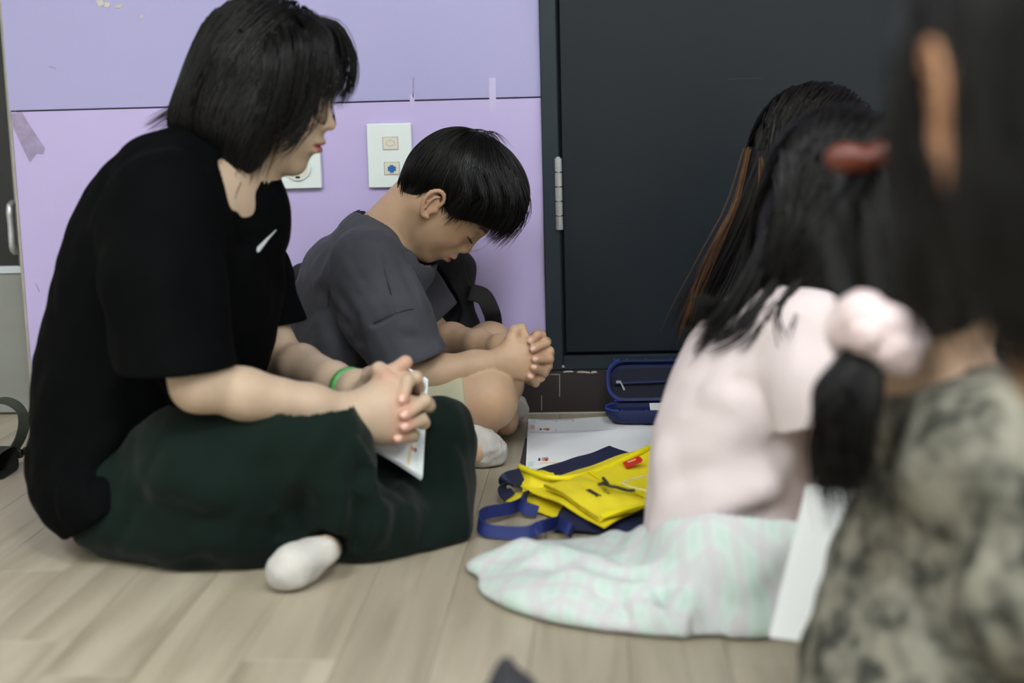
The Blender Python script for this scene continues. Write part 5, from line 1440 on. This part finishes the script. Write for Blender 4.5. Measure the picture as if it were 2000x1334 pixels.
def plaid(name, base, light, pink, scale):
    m = bpy.data.materials.new(name); m.use_nodes = True; nt = m.node_tree; N = nt.nodes; Lk = nt.links; b = N['Principled BSDF']
    tc = N.new('ShaderNodeTexCoord'); col = None
    nz = N.new('ShaderNodeTexNoise'); nz.inputs['Scale'].default_value = 6; Lk.new(tc.outputs['Object'], nz.inputs['Vector'])
    mxv = N.new('ShaderNodeMix'); mxv.data_type = 'VECTOR'; mxv.inputs[0].default_value = .10; Lk.new(tc.outputs['Object'], mxv.inputs[4]); Lk.new(nz.outputs['Color'], mxv.inputs[5])
    prev = None
    for rot, c, s, fac in ((0.6, light, scale, .6), (2.17, light, scale, .6), (0.6, pink, scale * .5, .6), (2.17, pink, scale * .5, .6)):
        mp = N.new('ShaderNodeMapping'); mp.inputs['Rotation'].default_value = (0.3, 0.2, rot); mp.inputs['Location'].default_value = (.13 * s * .01, .02, 0); Lk.new(mxv.outputs[1], mp.inputs[0])
        w = N.new('ShaderNodeTexWave'); w.inputs['Scale'].default_value = s; w.inputs['Distortion'].default_value = 0.4; Lk.new(mp.outputs[0], w.inputs[0])
        rp = N.new('ShaderNodeValToRGB'); rp.color_ramp.elements[0].position = .62; rp.color_ramp.elements[1].position = .80
        rp.color_ramp.elements[0].color = (0, 0, 0, 1); rp.color_ramp.elements[1].color = (fac, fac, fac, 1); Lk.new(w.outputs[1], rp.inputs[0])
        mx = N.new('ShaderNodeMix'); mx.data_type = 'RGBA'; Lk.new(rp.outputs[0], mx.inputs[0])
        if prev is None: mx.inputs[6].default_value = (*lin(base), 1)
        else: Lk.new(prev, mx.inputs[6])
        mx.inputs[7].default_value = (*lin(c), 1); prev = mx.outputs[2]
    Lk.new(prev, b.inputs['Base Color']); b.inputs['Roughness'].default_value = .85; b.inputs['Specular IOR Level'].default_value = .2
    return m
SKG = (0.52, 0.35, 0.24)
# --- girl in the pale pink tee
pg_ = empty('person', 'girl with long dark hair in pale pink tee and mint plaid skirt', 'person')
M_pink = mat('pale_pink_jersey', '#d8cbcb', 0.85, 0.2, noise=0.05, nscale=8, bump=0.2, bscale=700)
M_mint = plaid('mint_plaid_cotton', '#b9ccc2', '#c3d0ca', '#c4bfc3', 22.0)
Yp = 1.62
HP = Head(W(1640, 395, Yp), (.80, .35, -.48), (.45, .15, .88), .19)
S4 = SDF()
pn = W(1585, 570, Yp)
S4.u(rc(HP.at((-.1, 0, -.15)), pn, .042, .045), .01)
for px, py, rx, ry, rz in ((1530, 690, .065, .09, .08), (1480, 820, .07, .09, .10), (1440, 960, .075, .10, .10), (1440, 1080, .08, .11, .06)): S4.u(ell(W(px, py, Yp), (rx, ry, rz)), .03)
psN, psF = W(1600, 655, 1.52), W(1590, 630, 1.74)
peN, pwN = W(1640, 850, 1.50), W(1790, 930, 1.56); peF, pwF = W(1640, 820, 1.74), W(1780, 900, 1.64)
S4.chain([pn, psN, peN, pwN], [.04, .036, .028, .02], .02); S4.chain([pn, psF, peF, pwF], [.04, .036, .028, .02], .02)
for wr in (pwN, pwF):
    for k in range(4): finger(S4, [wr, wr + [.045, .004 * k, .012 - .010 * k], wr + [.065, .02 - .004 * k, .010 - .010 * k]], .008, .012)
    finger(S4, [wr, wr + [.03, 0, .025], wr + [.05, .01, .03]], .009, .012)
S4.chain([W(1440, 1110, 1.56), W(1680, 1085, 1.52), W(1540, 1130, 1.58)], [.045, .035, .025], .02); S4.chain([W(1440, 1100, 1.70), W(1690, 1055, 1.76), W(1560, 1100, 1.68)], [.045, .035, .025], .02)
S4.d(floor_cut(.006))
plain_body(pg_, HP, S4, SKG, W(1230, 1270, 1.4) + [-.05, -.1, -.05], W(1850, 200, 1.9) + [.1, .1, .05], .005)
T4 = SDF()
for px, py, rx, ry, rz in ((1520, 690, .083, .115, .085), (1456, 800, .090, .115, .10), (1420, 940, .091, .12, .11), (1388, 1065, .078, .125, .055)): T4.u(ell(W(px, py, Yp), (rx, ry, rz)), .05)
T4.u(rc(W(1570, 610, Yp), psN + [-.005, 0, .004], .045, .044), .04); T4.u(rc(W(1570, 605, Yp), psF, .045, .044), .04)
SL4 = [(SDF().chain([psN + [-.01, .01, 0], W(1590, 740, 1.505), W(1600, 850, 1.495)], [.046, .047, .049], .03), W(1578, 818, 1.495), W(1645, 788, 1.495) - W(1512, 842, 1.495)),
       (SDF().chain([psF, W(1620, 740, 1.74), W(1640, 830, 1.745)], [.046, .047, .048], .03), W(1635, 795, 1.75), W(1680, 775, 1.75) - W(1580, 810, 1.75))]
for pts, a, w in (([(1600, 930, 1.50), (1480, 960, 1.48), (1330, 1030, 1.52)], .010, .016), ([(1560, 970, 1.50), (1440, 1020, 1.48), (1300, 1090, 1.54)], -.010, .014), ([(1540, 880, 1.49), (1420, 900, 1.48), (1290, 960, 1.56)], -.007, .018),
                  ([(1510, 840, 1.49), (1440, 790, 1.50), (1360, 760, 1.56)], .007, .016), ([(1500, 760, 1.49), (1420, 740, 1.52)], -.006, .012), ([(1560, 620, 1.52), (1590, 700, 1.46), (1620, 780, 1.45)], -.005, .010), ([(1540, 820, 1.46), (1600, 810, 1.44)], .005, .008),
                  ([(1300, 850, 1.62), (1290, 960, 1.58), (1270, 1080, 1.58)], .005, .02)): T4.d(fold(traced(T4, pts), a * .8, w))
T4.d(lambda P, d: d + .0022 * wav(P, .09, 61) + .001 * wav(P, .04, 62))
hole4 = SDF().u(rc(W(1620, 520, Yp), W(1590, 575, Yp), .06, .05), .01)
def tee4(P):
    d = T4(P)
    hn = v3(unit((.30, -.1, -1))); d = smax(d, (P - v3(W(1290, 1122, 1.56))) @ hn, .005)
    for sl, o, t in SL4:
        nn = v3(unit(np.cross(unit(t), (0, 1, 0)))); nn = -nn if nn[2] > 0 else nn
        x = sl(P) + .0015 * wav(P, .05, 63); q = (P - v3(o)) @ nn
        x = np.maximum(smax(x, q, .003), -np.maximum(x + .008, -(q + .012)))
        d = smin(d, x, .012)
    return np.maximum(d, -hole4(P))
sdf_obj('t_shirt', tee4, W(1230, 1170, 1.45) + [-.04, -.1, -.03], W(1720, 540, 1.85) + [.06, .05, .03], .0042, M_pink, pg_)
K4 = SDF()
K4.u(ell(W(1440, 1090, Yp), (.12, .15, .075)), .03)
K4.chain([W(1450, 1110, 1.53), W(1690, 1085, 1.48)], [.085, .062], .04); K4.chain([W(1450, 1095, 1.71), W(1700, 1045, 1.78)], [.08, .06], .04)
K4.u(ell(W(1580, 1100, 1.55), (.13, .10, .085)), .05)
K4.u(ell((float(F(1190, 1120)[0]), 1.60, .004), (.155, .135, .030)), .02)
K4.u(ell((float(F(1060, 1105)[0]), 1.655, .003), (.095, .055, .020)), .03)
K4.u(ell((float(F(1400, 1200)[0]), 1.52, .004), (.20, .105, .035)), .05)
hub = (1345, 1135)
for k, (px, py, a) in enumerate(((1020, 1095, .010), (1060, 1135, -.009), (1110, 1160, .010), (1170, 1195, -.009), (1235, 1210, .012), (1290, 1205, -.014), (1350, 1225, .014), (1110, 1075, -.008), (1200, 1065, .009), (1420, 1225, -.008))):
    z0_ = .028
    K4.d(fold_xy([F(hub[0], hub[1], .045), F((hub[0] + px) / 2, (hub[1] + py) / 2 + 6, .035), F(px, py, .012), F(px * 1.12 - hub[0] * .12, py * 1.12 - hub[1] * .12, .008)], a * .75, .016))
for pts, a, w in (([(1520, 990, 1.52), (1480, 1080, 1.46), (1430, 1180, 1.43)], .010, .02), ([(1600, 1000, 1.5), (1560, 1100, 1.44), (1500, 1200, 1.42)], -.010, .018), ([(1400, 1080, 1.5), (1350, 1140, 1.48)], -.012, .012)): K4.d(fold([W(*p) for p in pts], a, w))
K4.d(lambda P, d: d + .0025 * wav(P, .08, 71)); K4.d(floor_cut(.003))
sdf_obj('skirt', K4, F(960, 1110) + [-.03, -.28, -.02], W(1790, 960, 1.85) + [.05, .02, .05], .0042, M_mint, pg_)
HM4 = SDF()
HM4.u(ell(HP.at((-.03, 0, .14)), np.array([.455, .40, .43]) * HP.h, HP.B))
HM4.u(ell(W(1600, 440, Yp), (.070, .080, .095)), .03)
HM4.u(rc(W(1575, 470, Yp), W(1530, 560, 1.61), .058, .042), .03); HM4.u(rc(W(1535, 545, 1.61), W(1460, 595, 1.60), .034, .012), .02)
HM4.u(rc(W(1600, 500, 1.56), W(1590, 610, 1.535), .045, .016), .02)
def comb4(P, t):
    o = np.zeros_like(P); o[:, 0] -= .18 + .25 * t; return o
long_hair(HP, HM4, pg_, M_hair, 1500, 15, .024, 11, comb=comb4, lab='long dark hair falling over the back', locks=(
    ([(1500, 440, 1.58), (1470, 540, 1.57), (1420, 620, 1.565), (1372, 690, 1.57)], 90, .008), ([(1520, 540, 1.56), (1480, 600, 1.54), (1430, 650, 1.53), (1370, 672, 1.55)], 40, .006),
    ([(1560, 540, 1.54), (1530, 590, 1.52), (1490, 630, 1.51)], 24, .004), ([(1570, 540, 1.53), (1525, 610, 1.505), (1535, 660, 1.49), (1558, 720, 1.485)], 34, .004), ([(1580, 560, 1.53), (1560, 610, 1.50), (1545, 660, 1.485)], 20, .004), ([(1545, 560, 1.55), (1500, 620, 1.52), (1440, 690, 1.52)], 10, .003)))
# --- girl by the door with golden-brown highlights
dg_ = empty('person', 'girl in dark top with long highlighted hair sitting in front of the slate door', 'person')
M_navytop = mat('navy_black_knit', '#0c0f16', 0.85, 0.2, noise=0.2, nscale=30, bump=0.3, bscale=500)
Yd = 2.12
HD = Head(W(1590, 320, Yd), (.85, .2, -.45), (.42, .1, .88), .205)
S5 = SDF()
dn = W(1545, 470, Yd)
S5.u(rc(HD.at((-.1, 0, -.15)), dn, .045, .048), .01)
for px, py, rx, ry, rz in ((1510, 580, .075, .10, .09), (1490, 720, .08, .10, .11), (1490, 850, .085, .12, .09)): S5.u(ell(W(px, py, Yd), (rx, ry, rz)), .03)
dsN, dsF = W(1530, 520, 2.00), W(1550, 515, 2.25); deN, dwN = W(1560, 700, 1.97), W(1700, 730, 2.05); deF, dwF = W(1600, 690, 2.26), W(1700, 720, 2.16)
S5.chain([dn, dsN, deN, dwN], [.042, .038, .03, .021], .02); S5.chain([dn, dsF, deF, dwF], [.042, .038, .03, .021], .02)
for wr in (dwN, dwF):
    for k in range(4): finger(S5, [wr, wr + [.045, .004 * k, .012 - .010 * k], wr + [.065, .02 - .004 * k, .010 - .010 * k]], .008, .012)
S5.chain([W(1500, 880, 2.05), W(1700, 800, 2.0), F(1620, 880, .05)], [.07, .05, .035], .02); S5.chain([W(1500, 870, 2.2), W(1700, 780, 2.28), F(1640, 850, .05)], [.07, .05, .035], .02)
S5.d(floor_cut(.006))
plain_body(dg_, HD, S5, SKG, W(1350, 950, 2.0) + [-.05, -.15, -.06], W(1800, 170, 2.35) + [.05, .05, .05], .0065)
T5 = SDF()
for px, py, rx, ry, rz in ((1512, 575, .085, .115, .095), (1480, 700, .095, .118, .12), (1480, 840, .10, .13, .10)): T5.u(ell(W(px, py, Yd), (rx, ry, rz)), .05)
T5.chain([dn + [0, 0, -.01], dsN, deN, deN * .5 + dwN * .5], [.052, .050, .042, .032], .03); T5.chain([dn + [0, 0, -.01], dsF, deF, deF * .5 + dwF * .5], [.052, .050, .042, .032], .03)
T5.d(lambda P, d: d + .003 * wav(P, .09, 81)); T5.d(floor_cut(.004))
hole5 = SDF().u(rc(HD.at((-.05, 0, -.3)), dn, .05, .045), .01)
sdf_obj('top', lambda P: np.maximum(T5(P), -hole5(P)), W(1360, 950, 2.0) + [-.05, -.15, -.06], W(1700, 470, 2.3) + [.05, .05, .05], .006, M_navytop, dg_)
K5 = SDF().chain([W(1500, 880, 2.05), W(1700, 800, 2.0), F(1620, 880, .05)], [.085, .062, .05], .03).chain([W(1500, 870, 2.2), W(1700, 780, 2.28), F(1640, 850, .05)], [.085, .062, .05], .03)
K5.d(floor_cut(.003)); sdf_obj('leggings', K5, *bbox([W(1500, 900, 1.9), W(1750, 760, 2.35)], .1), .006, M_navytop, dg_)
HM5 = SDF()
HM5.u(ell(HD.at((-.03, 0, .14)), np.array([.455, .40, .43]) * HD.h, HD.B))
HM5.u(ell(W(1545, 370, Yd), (.070, .085, .11)), .03)
HM5.u(rc(W(1530, 400, Yd), W(1470, 510, 2.10), .060, .045), .03); HM5.u(rc(W(1470, 510, 2.10), W(1385, 590, 2.08), .042, .028), .03); HM5.u(rc(W(1385, 590, 2.08), W(1345, 630, 2.07), .026, .012), .02)
def comb5(P, t):
    o = np.zeros_like(P); o[:, 0] -= .18 + .16 * t; return o
long_hair(HD, HM5, dg_, M_hair_b, 1500, 15, .021, 21, comb=comb5, lab='long dark brown hair with golden strands', locks=(
    ([(1490, 300, 2.04), (1440, 430, 2.03), (1370, 560, 2.03), (1330, 650, 2.04)], 60, .010), ([(1480, 420, 2.02), (1430, 540, 2.01), (1400, 610, 2.0), (1420, 650, 2.0)], 14, .008)),
    gold=(([(1462, 290, 2.03), (1435, 400, 2.02), (1395, 490, 2.015), (1350, 590, 2.015), (1328, 650, 2.02)], 12, .006), ([(1440, 390, 2.02), (1400, 470, 2.01), (1368, 540, 2.01), (1345, 620, 2.01)], 9, .005), ([(1486, 310, 2.02), (1489, 370, 2.012), (1484, 420, 2.012)], 8, .005)))
# --- girl with the scrunchie, close to the camera
sg_ = empty('person', 'girl with pink scrunchie ponytail in mottled grey dress close to the camera', 'person')
M_dress = mat('mottled_grey_cotton', '#8a877a', 0.9, 0.15, col2='#3f403a', nscale=36, detail=2, sharp=(.36, .62), bump=0.2, bscale=400)
M_scr = mat('pink_satin', '#dac7c7', 0.5, 0.4, noise=0.08, nscale=20)
Ys = 1.15
HS = Head(W(1830, 470, Ys), (.72, .55, -.42), (.36, .2, .9), .19)
S6 = SDF()
sn = W(1850, 800, Ys)
S6.u(rc(HS.at((-.1, 0, -.15)), sn, .042, .045), .01)
for px, py, rx, ry, rz in ((1900, 960, .07, .09, .08), (1880, 1150, .075, .09, .09), (1860, 1330, .08, .10, .08)): S6.u(ell(W(px, py, Ys), (rx, ry, rz)), .03)
ssN, ssF = W(1930, 900, 1.05), W(1880, 870, 1.26); seN, swN = W(2010, 1180, 1.0), W(2140, 1180, 1.12); seF, swF = W(1930, 1080, 1.30), W(2060, 1120, 1.26)
S6.chain([sn, ssN, seN, swN], [.04, .036, .028, .02], .02); S6.chain([sn, ssF, seF, swF], [.04, .036, .028, .02], .02)
for wr in (swN, swF):
    for k in range(4): finger(S6, [wr, wr + [.045, .004 * k, .012 - .010 * k], wr + [.065, .02 - .004 * k, .010 - .010 * k]], .008, .012)
S6.d(floor_cut(.006))
plain_body(sg_, HS, S6, SKG, (W(1640, 1334, 1.0)[0] - .08, .93, -.01), (W(2200, 700, 1.3)[0], 1.36, W(1800, 220, 1.15)[2] + .05), .0065)
T6 = SDF()
for px, py, Y, rx, ry, rz in ((1925, 930, Ys, .085, .115, .085), (1900, 1080, Ys, .098, .12, .10), (1865, 1240, Ys - .01, .112, .125, .10)): T6.u(ell(W(px, py, Y), (rx, ry, rz)), .05)
bx_ = float(W(1780, 1334, 1.13)[0])
T6.u(ell((bx_ + .04, 1.11, .06), (.125, .13, .075)), .05); T6.u(ell((bx_ + .14, 1.12, .03), (.22, .17, .055)), .05)
T6.chain([sn + [0, 0, -.012], ssN, seN, seN * .6 + swN * .4], [.055, .052, .046, .04], .03); T6.chain([sn + [0, 0, -.012], ssF, W(1900, 960, 1.29)], [.055, .05, .05], .03)
for pts, a, w in (([(1830, 860, 1.04), (1740, 1000, 1.04), (1680, 1150, 1.04)], .008, .016), ([(1930, 950, 1.02), (1850, 1100, 1.02), (1800, 1280, 1.0)], -.008, .018), ([(1720, 1080, 1.04), (1640, 1200, 1.02)], -.008, .014)): T6.d(fold(traced(T6, pts), a, w))
T6.d(lambda P, d: d + .003 * wav(P, .07, 91)); T6.d(floor_cut(.003))
hole6 = SDF().u(rc(HS.at((-.05, 0, -.3)), sn + [0, 0, .01], .05, .046), .01)
sdf_obj('dress', lambda P: np.maximum(T6(P), -hole6(P)), (bx_ - .22, .88, -.01), (bx_ + .42, 1.40, W(1900, 760, 1.15)[2] + .03), .006, M_dress, sg_)
HM6 = SDF()
HM6.u(ell(HS.at((-.03, 0, .14)), np.array([.45, .39, .42]) * HS.h, HS.B))
HM6.u(ell(HS.at((-.14, 0, -.10)), np.array([.33, .33, .34]) * HS.h, HS.B), .03)
HM6.u(rc(W(1790, 560, 1.11), W(1720, 640, 1.08), .055, .024), .02)
HM6.u(rc(W(1700, 670, 1.075), W(1655, 780, 1.07), .022, .030), .01); HM6.u(rc(W(1655, 780, 1.07), W(1645, 890, 1.07), .031, .028), .01); HM6.u(rc(W(1645, 890, 1.07), W(1655, 968, 1.07), .028, .008), .01)
def comb6(P, t):
    tgt = v3(W(1715, 650, 1.08)); v = tgt - P; v /= nrm(v)[:, None] + 1e-6
    return v * .6
long_hair(HS, HM6, sg_, M_hair, 900, 9, .020, 31, comb=comb6, grav=.05, lab='dark hair tied in a low ponytail', locks=(
    ([(1705, 660, 1.07), (1650, 760, 1.05), (1625, 860, 1.05), (1650, 972, 1.06)], 160, .010), ([(1700, 680, 1.06), (1660, 780, 1.045), (1650, 880, 1.045), (1660, 965, 1.05)], 160, .011)))
SC = SDF()
c_s = W(1712, 655, 1.072); ax = unit(W(1690, 700, 1.07) - W(1730, 620, 1.08)); p1 = unit(np.cross(ax, (0, 1, 0))); p2 = np.cross(ax, p1)
for k in range(12):
    a0, a1_ = 2 * math.pi * k / 12, 2 * math.pi * (k + 1) / 12; w1 = .0055 * (-1) ** k
    pA = c_s + (p1 * math.cos(a0) + p2 * math.sin(a0)) * .022 + ax * w1; pB = c_s + (p1 * math.cos(a1_) + p2 * math.sin(a1_)) * .022 - ax * w1
    SC.u(rc(pA, pB, .0145 + .002 * (k % 3), .0145), .006)
SC.d(lambda P, d: d + .0016 * wav(P, .012, 95))
sdf_obj('scrunchie', SC, c_s - .06, c_s + .06, .003, M_scr, sg_)
M_clip = mat('reddish_brown_acetate', '#54210f', 0.4)
CL = SDF(); cc = W(1690, 318, 1.105)
CL.u(ell(cc + [-.014, 0, .004], (.017, .010, .012)), .004).u(ell(cc + [.014, 0, .006], (.016, .010, .011)), .004).u(ell(cc + [0, -.003, .004], (.006, .010, .007)), .004).u(rc(cc + [.005, .02, -.01], cc + [0, 0, 0], .006, .006), .004)
sdf_obj('hair_clip', CL, cc - .05, cc + .05, .0025, M_clip, sg_)
V, Q = hair_mesh([lock([W(*p) for p in ((1880, 400, 1.07), (1915, 480, 1.055), (1945, 560, 1.05), (1965, 640, 1.055))], 60, .006, 77, .001, 10)])
tag(np_mesh('hair_highlights', V, Q, mat('chestnut_hair', '#43240f', 0.4), sg_), 'chestnut strands', kind='stuff')
# --- white booklet on that girl's lap side
nb_ = empty('booklet', 'blank white booklet propped between the plaid skirt and the mottled dress', 'book')
fN = bil(W(1502, 1245, 1.31), W(1640, 1262, 1.28), W(1678, 955, 1.315), W(1575, 948, 1.35))
sheet('page_block', lambda u, v: fN(u, v) - np.array([0, -.001, 0]), 6, 8, .004, M_paper2, nb_); sheet('cover', fN, 6, 8, .001, M_paper, nb_)
# --- the nearest person, at the top right
np_ = empty('person', 'nearest dark-haired person with one ear showing at the top right corner', 'person')
M_blackc = mat('black_cotton', '#08090a', 0.85, 0.2, bump=0.2, bscale=400)
HN = Head(W(2105, 215, .66), (-.22, .96, -.12), (-.03, .1, .99), .195, ear_size=1.3)
S7 = SDF(); n7 = W(2190, 640, .65)
S7.u(rc(HN.at((-.1, 0, -.15)), n7, .045, .05), .01)
base7 = np.array([n7[0] + .08, n7[1], .0])
for z, r_ in ((.30, .075), (.18, .085), (.08, .10)): S7.u(ell(base7 + [0, 0, z], (r_, r_ * 1.2, .09)), .03)
for sgn in (-1, 1):
    sh = n7 + [.06, sgn * .10, -.06]; S7.chain([n7, sh, sh + [.06, sgn * .02, -.17], sh + [.2, -sgn * .02, -.18]], [.042, .038, .03, .022], .02)
    for k in range(4): finger(S7, [sh + [.2, -sgn * .02, -.18], sh + [.245, -sgn * .02, -.172 - .01 * k], sh + [.26, -sgn * .02, -.18 - .01 * k]], .008, .012)
S7.d(floor_cut(.006))
plain_body(np_, HN, S7, (.36, .19, .09), (n7[0] - .18, .44, -.01), (n7[0] + .40, .86, HN.O[2] + .14), .005)
T7 = SDF()
for z, r_ in ((.30, .09), (.18, .10), (.08, .12)): T7.u(ell(base7 + [0.01, 0, z], (r_, r_ * 1.2, .10)), .05)
for sgn in (-1, 1):
    sh = n7 + [.06, sgn * .10, -.06]; T7.chain([n7 + [.02, 0, -.03], sh, sh + [.06, sgn * .02, -.17]], [.05, .05, .045], .03)
T7.u(ell(base7 + [.14, 0, .06], (.2, .18, .06)), .05); T7.d(lambda P, d: d + .003 * wav(P, .08, 97)); T7.d(floor_cut(.003))
sdf_obj('black_clothes', T7, (base7[0] - .2, .40, -.01), (base7[0] + .42, .90, n7[2] + .08), .006, M_blackc, np_)
HM7 = SDF()
HM7.u(ell(HN.at((-.05, 0, .15)), np.array([.46, .385, .43]) * HN.h, HN.B)); HM7.u(ell(HN.at((-.22, 0, -.15)), np.array([.27, .30, .35]) * HN.h, HN.B), .03)
cut7 = SDF().u(ell(HN.at((.52, 0, -.2)), np.array([.30, .36, .42]) * HN.h, HN.B), .01)
for sgn in (-1, 1): HM7.u(ell(HN.at((.12, sgn * .30, -.18)), np.array([.14, .09, .34]) * HN.h, HN.B), .03); HM7.u(ell(HN.at((-.16, sgn * .26, -.26)), np.array([.16, .12, .26]) * HN.h, HN.B), .03)
for sgn in (-1, 1): cut7.u(rc(HN.at((-.07, sgn * .60, -.02)), HN.at((-.07, sgn * .30, -.02)), .022, .018), .01)
long_hair(HN, HM7, np_, M_hair, 500, 10, .020, 41, face=cut7, lab='black hair tucked behind the ear', inset=.002, trim=cut7)
